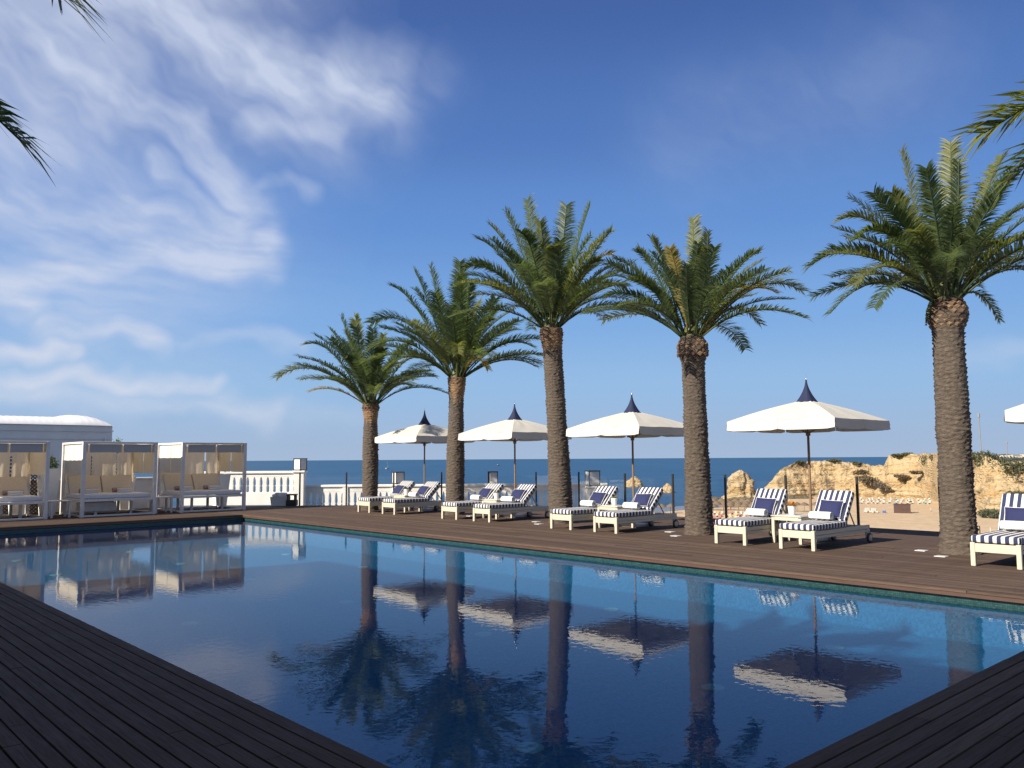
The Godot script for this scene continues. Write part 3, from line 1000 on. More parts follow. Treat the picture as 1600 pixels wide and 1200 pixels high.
func umbrella(at: Vector3, label: String, sd: int) -> void:
	var T := thing("parasol", label, "parasol", at, 0, "white parasols with navy caps")
	var rg := RandomNumberGenerator.new()
	rg.seed = sd
	var fn := noise(sd, 1.4, 2)
	part(T, "pole", MB.new().tube([Vector3(0, 0.05, 0), Vector3(0, 1.3, 0), Vector3(0, 2.72, 0)], 0.024, 10), M.pole_wood)
	part(T, "foot", MB.new().box(Vector3(0, 0.035, 0), Vector3(0.5, 0.07, 0.5), 0.015).lathe([Vector2(0.05, 0.07), Vector2(0.045, 0.3), Vector2(0.03, 0.31)], 14), M.frame)
	var S := 1.1
	var t0 := 0.135
	var ytop := 2.665
	var yed := 2.28
	for k in 4:
		var B := Basis(Vector3.UP, k * PI / 2)
		var rows := []
		for i in 11:
			var t := i / 10.0
			var e := lerpf(S, t0, t)
			var row := PackedVector3Array()
			for j in 17:
				var s := j / 8.0 - 1.0
				var q := absf(s)
				var sag := 0.022 * sin(PI * t) - 0.006 * sin(PI * q) * (1.0 - t)
				var wob := 0.018 * fn.get_noise_3d(s * 1.5 + k * 9, t * 2.0, 0) * (1 - q) * 4 * q
				var inset := 0.006 * sin(PI * q) * (1 - t)
				row.append(B * Vector3(e - inset, lerpf(yed, ytop, t) + sag + wob, -s * e))
			rows.append(row)
		part(T, "canopy_panel", MB.new().grid(rows), M.canvas)
		for hf in 2:
			var vr := []
			for i in 5:
				var t := i / 4.0
				var row := PackedVector3Array()
				for j in 9:
					var s := (j / 8.0) if hf == 0 else (j / 8.0 - 1.0)
					var q := absf(s)
					var edge := 1.0 - 0.10 * pow(absf(j / 4.0 - 1.0), 10) * t
					var inset := 0.006 * sin(PI * q)
					var drop := 0.185 * (1 - t) * (1.0 - 0.10 * pow(absf(j / 4.0 - 1.0), 14))
					var fl := 0.02 * (1 - t) + 0.015 * fn.get_noise_2d(s * 3 + k * 7, t)
					var ss := lerpf(s, (0.5 if hf == 0 else -0.5), 0.006 + 0.0 * edge)
					row.append(B * Vector3(S - inset + fl, yed - 0.006 * sin(PI * q) - drop, -ss * S))
				vr.append(row)
			part(T, "valance", MB.new().grid(vr), M.canvas)
		# ribs: one to the corner and one to the middle of the side
		var hubp := Vector3(0.03, 2.6, 0)
		part(T, "rib", MB.new().tube([B * hubp, B * Vector3(S - 0.04, yed - 0.02, 0)], 0.011, 5), M.pole_wood)
		part(T, "rib", MB.new().tube([B * hubp, B * Vector3(S - 0.03, yed - 0.015, -(S - 0.03))], 0.011, 5), M.pole_wood)
		part(T, "strut", MB.new().tube([B * Vector3(0.03, 2.05, 0), B * Vector3(0.5, 2.42, 0)], 0.009, 5), M.pole_wood)
		part(T, "strut", MB.new().tube([B * Vector3(0.03, 2.05, 0), B * Vector3(0.45, 2.42, -0.45)], 0.009, 5), M.pole_wood)
	part(T, "hub", MB.new().lathe([Vector2(0.001, 2.0), Vector2(0.045, 2.0), Vector2(0.045, 2.08), Vector2(0.001, 2.08)], 10), M.pole_wood)
	# navy cap with soft pleats
	var cr := []
	for i in 13:
		var t := i / 12.0
		var y := lerpf(2.63, 3.10, t)
		var rr := 0.014 + 0.185 * pow(1.0 - t, 1.8)
		var row := PackedVector3Array()
		for j in 48:
			var a := TAU * j / 48
			var sq := 1.0 / maxf(absf(cos(a)), absf(sin(a)))
			var p := rr * lerpf(1.0, sq, 0.5 * (1 - t)) * (1.0 + 0.05 * cos(a * 12) * (1 - t * 0.5))
			row.append(Vector3(p * cos(a), y, -p * sin(a)))
		cr.append(row)
	part(T, "cap", MB.new().grid(cr, true), M.navy_cap)
	part(T, "finial", MB.new().lathe([Vector2(0.012, 3.09), Vector2(0.007, 3.11), Vector2(0.006, 3.125), Vector2(0.005, 3.14), Vector2(0.003, 3.15), Vector2(0.002, 3.19)], 10), M.steel)


func build_loungers() -> void:
	var zs := [-21.06, -16.92, -12.6, -8.07, -3.62]
	var xs := [13.74, 13.76, 13.56, 13.36, 13.22]
	var angs := [44.0, 43.0, 46.0, 55.0, 62.0]
	var pil: ArrayMesh = pillow_mesh(0.34, 0.44, 0.065).mesh()
	var pip := []
	for i in 33:
		var a := TAU * i / 32.0
		var ca := cos(a)
		var sa := sin(a)
		var m := maxf(absf(ca), absf(sa))
		var u := ca / m
		var w := sa / m
		var pin := 1.0 - 0.05 * (1 - u * u) * w * w - 0.05 * (1 - w * w) * u * u
		pip.append(Vector3(u * 0.17 * pin, 0, w * 0.22 * pin))
	var pipe: ArrayMesh = MB.new().tube(pip, 0.006, 5).mesh()
	var roll: ArrayMesh = towel_roll(0.40, 0.085).mesh()
	for k in 5:
		for s in 2:
			if k == 4 and s == 1:
				continue
			var num := k * 2 + s
			var p := Vector3(xs[k], 0, zs[k] + (-0.66 if s == 0 else 0.66))
			if k == 4:
				p.z = -4.26
			var ang := deg_to_rad(angs[k])
			lounger(p, ang, "striped sun lounger, %s in the row counted from the balustrade" % ORD[num])
			var bt := back_mesh(ang)
			var tilt := deg_to_rad(rng.randf_range(-3, 3))
			var P := thing("pillow", "navy pillow with white piping on the %s striped lounger from the balustrade" % ORD[num], "pillow", p + bt * Vector3(0.215, 0.20, rng.randf_range(-0.03, 0.03)), 0, "navy pillows on the loungers")
			P.basis = bt.basis * Basis(Vector3.UP, tilt) * Basis(Vector3.BACK, 0.12)
			part(P, "cover", pil, M.navy)
			part(P, "piping", pipe, M.towel)
			if num != 0:
				solo("rolled_towel", roll, M.towel, "white rolled towel on the %s striped lounger from the balustrade" % ORD[num], "towel", p + Vector3(0.95 + rng.randf_range(-0.02, 0.02), 0.535, rng.randf_range(-0.05, 0.02)), Basis(Vector3.UP, rng.randf_range(-0.1, 0.1)) * Basis(Vector3.BACK, 2.4), "rolled towels on the loungers")
		var where: String = "between the %s and %s striped loungers from the balustrade" % [ORD[k * 2], ORD[mini(k * 2 + 1, 8)]]
		if k < 4:
			side_table(Vector3(xs[k] + 1.14, 0, zs[k]), "cream side table " + where)
			pot_plant(Vector3(xs[k] + 1.12, 0.513, zs[k] - 0.03), k, ("orange dried plant" if k == 3 else "green succulent") + " in a white pot on the %s side table from the balustrade" % ORD[k])
		umbrella(Vector3(xs[k] + 1.78 + (0.1 if k == 4 else 0.0), 0, zs[k] + (0.45 if k == 4 else 0.0)), "white parasol with navy cap, %s in the row counted from the balustrade" % ORD[k], 200 + k)


# ------------------------------------------------------------------ cabanas
func drape(w: float, h: float, folds: float, amp: float, sd: int) -> MB:
	var fn := noise(sd, 0.8, 2)
	var rows := []
	for i in 7:
		var row := PackedVector3Array()
		for j in 25:
			var u := j / 24.0
			var t := i / 6.0
			row.append(Vector3((u - 0.5) * w, t * h, amp * (1.2 - t) * (sin(u * TAU * folds + sd) + 1.5 * fn.get_noise_2d(u * 4, t * 1.5 + sd))))
		rows.append(row)
	return MB.new().grid(rows)


func cabana(x: float, label: String, short: String, sd: int) -> void:
	var W := 2.08
	var D := 2.15
	var HT := 2.15
	var p := 0.095
	var T := thing("cabana", label, "cabana", Vector3(x, 0, -25.72), 0, "canopied daybeds at the pool end")
	for a in [p / 2, W - p / 2]:
		for b in [-p / 2, -D + p / 2]:
			part(T, "post", MB.new().box(Vector3(a, HT / 2, b), Vector3(p, HT, p), 0.006), M.frame)
	for b in [-p / 2, -D + p / 2]:
		part(T, "top_beam", MB.new().box(Vector3(W / 2, HT - 0.03, b), Vector3(W - 2 * p, 0.06, p - 0.006), 0.005), M.frame)
		part(T, "foot_rail", MB.new().box(Vector3(W / 2, 0.035, b), Vector3(W - 2 * p, 0.05, p - 0.006), 0.005), M.frame)
		part(T, "bed_rail", MB.new().box(Vector3(W / 2, 0.47, b), Vector3(W - 2 * p, 0.07, p - 0.012), 0.005), M.frame)
	for a in [p / 2, W - p / 2]:
		part(T, "top_beam", MB.new().box(Vector3(a, HT - 0.03, -D / 2), Vector3(p - 0.006, 0.06, D - 2 * p), 0.005), M.frame)
		part(T, "foot_rail", MB.new().box(Vector3(a, 0.035, -D / 2), Vector3(p - 0.006, 0.05, D - 2 * p), 0.005), M.frame)
		part(T, "bed_rail", MB.new().box(Vector3(a, 0.47, -D / 2), Vector3(p - 0.012, 0.07, D - 2 * p), 0.005), M.frame)
	for a in [0.55, 1.53]:
		part(T, "bed_leg", MB.new().box(Vector3(a, 0.22, -0.55), Vector3(0.07, 0.44, 0.07), 0.004), M.frame)
		part(T, "bed_leg", MB.new().box(Vector3(a, 0.22, -1.7), Vector3(0.07, 0.44, 0.07), 0.004), M.frame)
	# canvas roof and front valance
	part(T, "roof_cloth", drape(W - 0.12, D - 0.12, 1.0, 0.01, sd), M.beige, Vector3(W / 2, HT - 0.06, -0.06), Basis(Vector3.RIGHT, -PI / 2))
	for q in [[0.14, 0.92], [1.06, 0.86]]:
		part(T, "valance", MB.new().box(Vector3(q[0] + q[1] / 2 + 0.02, HT - 0.19, -0.05), Vector3(q[1] - 0.07, 0.24, 0.012), 0.003), M.valance)
	part(T, "strap", MB.new().box(Vector3(1.035, HT - 0.19, -0.07), Vector3(0.09, 0.24, 0.008)), M.beige)
	for a in [0.115, W - 0.115]:
		part(T, "strap", MB.new().box(Vector3(a, HT - 0.19, -0.07), Vector3(0.07, 0.24, 0.008)), M.beige)
	# curtains: three at the back, two on either side
	for q in [[0.43, 0.72], [1.17, 0.70], [1.82, 0.50]]:
		part(T, "curtain", drape(q[1], 1.12, 2.0, 0.012, sd + int(q[0] * 10)), M.beige, Vector3(q[0], 0.93, -D + 0.12))
	for a in [0.05, W - 0.05]:
		for q in [-0.56, -1.58]:
			part(T, "curtain", drape(0.99, 0.85, 2.0, 0.008, sd + int(a * 7) + int(q * 11)), M.ecru, Vector3(a, 1.21, q), Basis(Vector3.UP, PI / 2))
	# daybed
	part(T, "mattress", MB.new().cushion(Vector3(W - 0.2, 0.13, D - 0.35), 0.03, 8, 0.006), M.mattress, Vector3(W / 2, 0.57, -D / 2 + 0.02))
	for a in [0.56, 1.49]:
		var bk := MB.new().cushion(Vector3(0.9, 0.12, 0.72), 0.03, 8, 0.01)
		part(T, "backrest", bk, M.tan, Vector3(a, 0.83, -D + 0.42), Basis(Vector3.RIGHT, deg_to_rad(58)))
	if sd % 2 == 1:
		part(T, "drawer_box", MB.new().box(Vector3(0.62, 0.26, -0.75), Vector3(0.95, 0.26, 0.5), 0.01), M.frame)
	for a in [0.56, 1.49]:
		solo("bolster", MB.new().tube([Vector3(-0.26, 0, 0), Vector3(-0.25, 0, 0), Vector3(0.25, 0, 0), Vector3(0.26, 0, 0)], [0.05, 0.075, 0.075, 0.05], 14), M.mauve, "mauve bolster on the %s, nearer the %s" % [short, "balustrade" if a > 1.0 else "barrel roofed building"], "bolster", Vector3(x + a, 0.712, -25.72 - D + 0.82), Basis(), "bolsters on the daybeds")
		var F := thing("folded_towels", "folded white towels on the %s, nearer the %s" % [short, "balustrade" if a > 1.0 else "barrel roofed building"], "towels", Vector3(x + a + 0.02, 0.642, -25.72 - D + 1.02), 0, "folded towels on the daybeds")
		for k in 2:
			part(F, "towel", MB.new().cushion(Vector3(0.36, 0.062, 0.22), 0.026, 6, 0.004), M.towel, Vector3(0, 0.033 + 0.062 * k, 0))


func planter(at: Vector3, hgt: float, label: String, leafy: float, sd: int) -> void:
	var T := thing("planter", label, "planter", at, 0, "tapered white planters by the cabanas")
	var b := 0.17
	var t := 0.26
	var mb := MB.new()
	for k in 4:
		var B := Basis(Vector3.UP, k * PI / 2)
		mb.quad(B * Vector3(b, 0, b), B * Vector3(b, 0, -b), B * Vector3(t, hgt, -t), B * Vector3(t, hgt, t))
		mb.quad(B * Vector3(t, hgt, t), B * Vector3(t, hgt, -t), B * Vector3(t - 0.04, hgt, -t + 0.04), B * Vector3(t - 0.04, hgt, t - 0.04))
		mb.quad(B * Vector3(t - 0.04, hgt, t - 0.04), B * Vector3(t - 0.04, hgt, -t + 0.04), B * Vector3(t - 0.06, hgt - 0.1, -t + 0.06), B * Vector3(t - 0.06, hgt - 0.1, t - 0.06))
	part(T, "pot", mb, M.white)
	part(T, "soil", MB.new().box(Vector3(0, hgt - 0.1, 0), Vector3(t * 2 - 0.11, 0.04, t * 2 - 0.11)), M.soil)
	var rg := RandomNumberGenerator.new()
	rg.seed = sd
	part(T, "foliage", MB.new().leaves(Vector3(0, hgt + 0.12, 0), Vector3(0.27, 0.24, 0.27), int(420 * leafy), 0.085, rg, 0.1), M.leaf)


func build_cabanas() -> void:
	cabana(4.06, "cabana nearest the white barrel roofed building", "first cabana from the building", 3)
	cabana(6.97, "middle cabana of three, between two side tables", "middle cabana", 5)
	cabana(9.78, "cabana beside the tall white balustrade", "cabana beside the balustrade", 8)
	for q in [[6.56, -26.35, "first"], [9.42, -26.35, "second"]]:
		var T := thing("cabana_table", "slatted grey side table in the %s gap between cabanas" % q[2], "table", Vector3(q[0], 0, q[1]), 0, "side tables between the cabanas")
		for k in 4:
			part(T, "slat", MB.new().box(Vector3(-0.21 + 0.14 * k, 0.47, 0), Vector3(0.125, 0.03, 0.55), 0.004), M.frame)
		for a in [-0.23, 0.23]:
			for b in [-0.22, 0.22]:
				part(T, "leg", MB.new().box(Vector3(a, 0.2275, b), Vector3(0.06, 0.455, 0.06), 0.004), M.frame)
	planter(Vector3(6.54, 0, -27.5), 1.38, "tall white planter with a round bush between the first two cabanas", 1.0, 3)
	planter(Vector3(9.0, 0, -28.45), 1.1, "white planter behind the middle cabana", 0.4, 4)
	planter(Vector3(12.1, 0, -28.3), 1.12, "white planter between the last cabana and the balustrade", 0.1, 5)
	var PW := thing("parapet", "low white parapet wall closing the terrace behind the cabanas", "wall", Vector3(3.4, 0, -29.15))
	part(PW, "wall", MB.new().box(Vector3(0, 0.48, 0), Vector3(14.6, 0.96, 0.2), 0.01), M.stone_white)
	part(PW, "coping", MB.new().box(Vector3(0, 1.0, 0), Vector3(14.7, 0.08, 0.28), 0.015), M.stone_white)
	planter(Vector3(5.95, 0, -28.4), 1.05, "white planter behind the cabana nearest the barrel roofed building", 0.3, 6)
	# lattice screens behind the cabanas
	for q in [[6.25, 1.3, "first"], [8.35, 0.9, "second"]]:
		var T := thing("lattice_screen", "dark wooden lattice screen behind the %s cabana" % q[2], "screen", Vector3(q[0], 0, -28.75), 0, "lattice screens behind the cabanas")
		var mb := MB.new()
		var w: float = q[1]
		var h := 1.75
		for k in int((w + h) / 0.11):
			for sg in [-1.0, 1.0]:
				var a := -w / 2 - h + k * 0.11
				var lo := Vector2(a, 0)
				var t0 := maxf(0.0, (-w / 2 - a))
				var t1 := minf(h, w / 2 - a)
				if t1 - t0 < 0.03:
					continue
				var p0 := Vector3((lo.x + t0) * sg, t0, 0.012 * sg)
				var p1 := Vector3((lo.x + t1) * sg, t1, 0.012 * sg)
				mb.tube([p0, p1], 0.016, 4)
		part(T, "slats", mb, M.stub_dark).set_meta("kind", "stuff")
		part(T, "frame", MB.new().box(Vector3(0, h + 0.03, 0), Vector3(w + 0.1, 0.06, 0.06)).box(Vector3(-w / 2 - 0.025, h / 2, 0), Vector3(0.05, h, 0.06)).box(Vector3(w / 2 + 0.025, h / 2, 0), Vector3(0.05, h, 0.06)), M.frame)
	# a low planting box with white cloths and a dark stool, against the tall balustrade
	var s := on_level(438, 789.5)
	var turn := -deg_to_rad(YAW)
	var S := thing("laundry_bin", "low grey tapered bin heaped with white towels before the balustrade", "bin", Vector3(s.x, 0, s.z), turn)
	var mb := MB.new()
	for k in 4:
		var B := Basis(Vector3.UP, k * PI / 2)
		var f := 0.27 if k % 2 == 0 else 0.2
		var g := 0.2 if k % 2 == 0 else 0.27
		mb.quad(B * Vector3(f, 0, g), B * Vector3(f, 0, -g), B * Vector3(f * 1.12, 0.3, -g * 1.12), B * Vector3(f * 1.12, 0.3, g * 1.12))
	part(S, "body", mb, M.mattress)
	part(S, "lid", MB.new().box(Vector3(0, 0.29, 0), Vector3(0.58, 0.02, 0.44), 0.004), M.frame)
	for k in 5:
		part(S, "towel", MB.new().cushion(Vector3(0.2, 0.09, 0.26), 0.04, 6, 0.01), M.towel, Vector3(-0.17 + 0.085 * k, 0.345 + 0.05 * (k % 2), 0.02 * (k % 3)), Basis(Vector3.UP, 0.4 * k))
	s = on_level(456, 790)
	var D := thing("stool", "low dark wooden stool beside the towel bin", "stool", Vector3(s.x, 0, s.z), turn)
	part(D, "seat", MB.new().box(Vector3(0, 0.38, 0), Vector3(0.34, 0.05, 0.3), 0.01), M.black)
	for a in [-0.12, 0.12]:
		for b in [-0.1, 0.1]:
			part(D, "leg", MB.new().box(Vector3(a, 0.18, b), Vector3(0.05, 0.36, 0.05), 0.004), M.black)
	part(D, "box", MB.new().box(Vector3(0, 0.1, 0), Vector3(0.36, 0.2, 0.3), 0.02), M.rubber)
	# building with a white barrel roof behind the cabanas
	var BL := thing("barrel_roofed_building", "low grey building with a ribbed white barrel roof behind the cabanas", "building", Vector3(11.44, 0, -38))
	part(BL, "wall", MB.new().box(Vector3(-8, 1.45, -2.5), Vector3(16, 3.28, 5.0), 0.02), M.wall_grey)
	part(BL, "cornice", MB.new().box(Vector3(-8, 2.86, 0.03), Vector3(16.05, 0.05, 0.06)), M.wall_grey)
	part(BL, "cornice", MB.new().box(Vector3(-8, 2.52, 0.03), Vector3(16.02, 0.03, 0.05)), M.wall_grey)
	part(BL, "drain_pipe", MB.new().tube([Vector3(-0.3, 0, 0.06), Vector3(-0.3, 2.6, 0.06)], 0.03, 6), M.wall_grey)
	var rr := []
	for i in 15:
		var a := PI * i / 14.0
		var row := PackedVector3Array()
		for j in 241:
			var u := j / 240.0
			var xx := -16.0 + 16.05 * u
			var e := smoothstep(-1.75, 0.05, xx)
			var hgt := 0.42 + (0.10 * smoothstep(-1.9, -1.2, xx))
			hgt *= sqrt(maxf(0.0, 1.0 - pow(clampf((xx + 1.0) / 1.06, 0.0, 1.0), 2)))
			row.append(Vector3(xx, 3.09 + (hgt + 0.006 * sin(j * PI / 2.0)) * sin(a) + 0.0 * e, 0.06 - 2.5 * (1 - cos(a))))
		rr.append(row)
	part(BL, "roof", MB.new().grid(rr), M.roof_white)
	# tree top behind the middle cabana
	var TR := thing("garden_tree", "small green tree rising behind the middle cabana", "tree", Vector3(10.1, -0.2, -33.5))
	var rg := RandomNumberGenerator.new()
	rg.seed = 8
	part(TR, "trunk", MB.new().tube([Vector3(0, 0, 0), Vector3(0.05, 1.2, 0), Vector3(0, 2.2, 0)], [0.07, 0.05, 0.02], 8), M.bark)
	part(TR, "crown", MB.new().leaves(Vector3(0, 2.0, 0), Vector3(0.55, 0.6, 0.5), 520, 0.1, rg, 0.1).leaves(Vector3(0.2, 2.45, 0), Vector3(0.18, 0.32, 0.2), 120, 0.09, rg, 0.1).leaves(Vector3(-0.35, 2.25, 0), Vector3(0.25, 0.2, 0.2), 80, 0.09, rg, 0.1), M.leaf)


# ------------------------------------------------------------------ balustrades, lanterns, glass fence
func balustrade(label: String, px0: float, px1: float, depth: float, y0: float, foot: float, opening: float, top: float) -> Node3D:
	var a := at_depth(px0, 700, depth)
	var b := at_depth(px1, 700, depth)
	var l := Vector2(b.x - a.x, b.z - a.z).length()
	var T := thing("balustrade", label, "balustrade", Vector3(a.x, y0, a.z), -deg_to_rad(YAW), "white balustrades at the terrace edge")
	var pitch := 0.232
	var num := int(l / pitch)
	pitch = l / num
	var o0 := foot
	var o1 := foot + opening
	part(T, "plinth", MB.new().box(Vector3(l / 2, foot / 2, 0), Vector3(l, foot, 0.2), 0.01), M.stone_white)
	part(T, "hand_rail", MB.new().box(Vector3(l / 2, top - 0.05, 0), Vector3(l, 0.1, 0.26), 0.02), M.stone_white)
	part(T, "frieze", MB.new().box(Vector3(l / 2, (o1 + top - 0.1) / 2, 0), Vector3(l, top - 0.1 - o1, 0.14), 0.004), M.stone_white)
	var rows := []
	var half := pitch / 2
	var prof := []
	for i in 15:
		var t := i / 14.0
		var ow: float
		if t < 0.03:
			ow = 0.03
		elif t < 0.42:
			ow = 0.05
		elif t < 0.5:
			ow = 0.034
		elif t < 0.62:
			ow = 0.052
		else:
			ow = 0.052 * sqrt(maxf(0.0, 1.0 - pow((t - 0.62) / 0.38, 1.6)))
		prof.append([o0 + opening * t, half - ow])
	for i in prof.size():
		var w: float = prof[i][1] - 0.0006
		var y: float = prof[i][0]
		rows.append(PackedVector3Array([Vector3(-w, y, 0.07), Vector3(w, y, 0.07), Vector3(w, y, -0.07), Vector3(-w, y, -0.07)]))
	var mb := MB.new()
	for i in rows.size() - 1:
		for j in 4:
			mb.quad(rows[i][j], rows[i][(j + 1) % 4], rows[i + 1][(j + 1) % 4], rows[i + 1][j])
	var m := mb.mesh()
	for i in num:
		part(T, "baluster", m, M.stone_white, Vector3(pitch * (i + 0.5), 0, 0))
	return T


func lantern(px: float, ytop: float, ybot: float, depth: float, pier: bool, turn: float, label: String) -> void:
	var p := at_depth(px, ybot, depth)
	var q := at_depth(px, ytop, depth)
	var h := q.y - p.y
	var w := h * 0.78
	if pier:
		var P := thing("pier", "white pier carrying the %s" % label, "pier", Vector3(p.x, -0.6, p.z), -deg_to_rad(YAW), "white piers of the balustrade")
		part(P, "shaft", MB.new().box(Vector3(0, (p.y + 0.6) / 2 - 0.04, 0), Vector3(0.36, p.y + 0.52, 0.34), 0.01), M.stone_white)
		part(P, "cap", MB.new().box(Vector3(0, p.y + 0.6 - 0.042, 0), Vector3(0.46, 0.08, 0.44), 0.015), M.stone_white)
	var T := thing("lantern", label, "lantern", p, turn, "box lanterns on the balustrade piers")
	for a in [-1.0, 1.0]:
		for b in [-1.0, 1.0]:
			part(T, "upright", MB.new().box(Vector3(a * (w / 2 - 0.012), h / 2, b * (w / 2 - 0.012)), Vector3(0.024, h - 0.06, 0.024)), M.black)
		part(T, "pane", MB.new().box(Vector3(a * (w / 2 - 0.016), h / 2, 0), Vector3(0.008, h - 0.07, w - 0.052)), M.frost)
		part(T, "pane", MB.new().box(Vector3(0, h / 2, a * (w / 2 - 0.016)), Vector3(w - 0.052, h - 0.07, 0.008)), M.frost)
	part(T, "base_plate", MB.new().box(Vector3(0, 0.015, 0), Vector3(w, 0.03, w), 0.004), M.black)
	part(T, "lid", MB.new().box(Vector3(0, h - 0.015, 0), Vector3(w + 0.02, 0.03, w + 0.02), 0.004), M.black)


func build_edge() -> void:
	balustrade("tall white balustrade with pointed openings beside the cabanas", 285, 462, 30.6, -0.05, 0.47, 0.56, 1.24)
	var T := balustrade("lower white balustrade running behind the palms and the glass fence", 478, 948, 30.9, -0.75, 0.42, 0.74, 1.42)
	for x in [1.5, 5.6, 9.7]:
		part(T, "pilaster", MB.new().box(Vector3(x, 0.66, 0), Vector3(0.2, 1.32, 0.24), 0.01), M.stone_white)
	lantern(469, 716, 735, 30.55, true, 0.3, "box lantern at the end of the tall balustrade")
	lantern(622, 737, 756, 30.9, true, -0.1, "box lantern behind the first lounger pair")
	lantern(770, 736.5, 756, 30.9, true, 0.9, "box lantern behind the second lounger pair")
	lantern(926, 735, 759, 28.2, true, -0.5, "box lantern behind the third lounger pair")
	# glass fence: dark posts and clear panels
	var spots := [on_level(468, 790), on_level(541, 790.5), on_level(615, 791), on_level(690, 791.5), on_level(764, 792), on_level(838, 793), on_level(905, 794.5), Vector3(18.5, 0, -15.5), Vector3(18.48, 0, -13.81), Vector3(18.46, 0, -12.15), Vector3(18.44, 0, -10.45), Vector3(18.42, 0, -8.69), Vector3(18.4, 0, -6.92), Vector3(18.4, 0, -5.2), Vector3(18.4, 0, -3.5), Vector3(18.4, 0, -1.8), Vector3(18.4, 0, -0.1)]
	var G := thing("glass_fence", "glass fence with dark slim posts along the terrace edge", "fence", Vector3.ZERO)
	var post: ArrayMesh = MB.new().box(Vector3(0, 0.575, 0), Vector3(0.05, 1.15, 0.05), 0.004).mesh()
	for i in spots.size():
		part(G, "post", post, M.black, spots[i], Basis(Vector3.UP, -deg_to_rad(YAW) if i < 7 else 0.0))
		if i > 0:
			var a: Vector3 = spots[i - 1]
			var b: Vector3 = spots[i]
			var l := a.distance_to(b)
			part(G, "glass_panel", MB.new().box(Vector3.ZERO, Vector3(l - 0.08, 0.96, 0.01)), M.glass, (a + b) / 2 + Vector3(0, 0.55, 0), Basis(Vector3.UP, -atan2(b.z - a.z, b.x - a.x)))
	# retaining wall below the terrace
	var wl := MB.new()
	wl.box(Vector3(18.8, -7.2, -6.0), Vector3(0.36, 14.1, 40), 0)
	struct("terrace_wall", wl, M.plaster)


# ------------------------------------------------------------------ hotel (stands outside the frame; its shade covers the near deck)
func build_hotel() -> void:
	var T := thing("hotel", "hotel facade beside the near deck whose shade covers it", "building", Vector3(-4.0, 0, -2.5))
	var hgt := 7.45
	part(T, "wall", MB.new().box(Vector3(-4, hgt / 2 - 0.1, 0), Vector3(8, hgt + 0.1, 31), 0.02), M.plaster)
	part(T, "cornice", MB.new().box(Vector3(0.08, hgt - 0.18, 0), Vector3(0.16, 0.2, 31.1), 0.02), M.stone_white)
	var A := thing("added_awning", "unseen canvas sheet added along the hotel to darken the near deck", "added_awning", Vector3(-4.0, 0, -2.5))  # unseen canvas sheet added to keep sky light off the near deck
	part(A, "cloth", MB.new().box(Vector3(1.32, 2.95, 0), Vector3(2.6, 0.03, 30), 0.005, Transform3D(Basis(Vector3.BACK, -0.1), Vector3(0, 0.12, 0))), M.canvas)
	for k in 8:
		part(A, "arm", MB.new().tube([Vector3(0.12, 2.7, -14 + 4 * k), Vector3(2.5, 2.72, -14 + 4 * k)], 0.03, 6), M.frame)
	var wf: ArrayMesh = MB.new().box(Vector3.ZERO, Vector3(0.1, 1.9, 1.5), 0.01).mesh()
	var wg: ArrayMesh = MB.new().box(Vector3(0.03, 0, 0), Vector3(0.06, 1.7, 1.3), 0.002).mesh()
	for y in [1.3, 4.9]:
		for k in 9:
			var f := part(T, "window", wf, M.stone_white, Vector3(0.05, y, -13.5 + 3.4 * k))
			part(f, "pane", wg, M.window)


# ------------------------------------------------------------------ sea, beach and cliffs
func ring(pts: Array, y: float) -> MB:
	var poly := PackedVector2Array()
	for p in pts:
		poly.append(Vector2(p[0], p[1]))
	var tr := Geometry2D.triangulate_polygon(poly)
	var mb := MB.new()
	for i in range(0, tr.size(), 3):
		var a := Vector3(poly[tr[i]].x, y, poly[tr[i]].y)
		var b := Vector3(poly[tr[i + 1]].x, y, poly[tr[i + 1]].y)
		var c := Vector3(poly[tr[i + 2]].x, y, poly[tr[i + 2]].y)
		if (b - a).cross(c - a).y < 0:
			mb.tri(a, c, b)
		else:
			mb.tri(a, b, c)
	return mb


func rock_color(y: float, g: float, h: float, fn: FastNoiseLite, p: Vector3) -> Color:
	var band := fn.get_noise_1d(y * 2.6 + 4.0 * g)
	var c := Color(0.45, 0.325, 0.17).lerp(Color(0.50, 0.395, 0.24), clampf(0.5 + band * 1.4, 0, 1))
	c = c.lerp(Color(0.43, 0.27, 0.11), clampf(0.75 - absf(y - 4.6 - 1.5 * g) * 0.5, 0, 0.7))
	c = c.lerp(Color(0.37, 0.235, 0.115), clampf(h * 1.6 - 0.25, 0, 0.7))
	# scrub and lichen with edges of their own
	var s := fn.get_noise_3d(p.x * 1.1, p.y * 1.6, p.z * 1.1) + 0.55 * fn.get_noise_3d(p.x * 4.0, p.y * 5.0, p.z * 4.0)
	if s > 0.30:
		c = c.lerp(Color(0.16, 0.125, 0.075), clampf((s - 0.30) * 6.0, 0, 0.8))
	return c


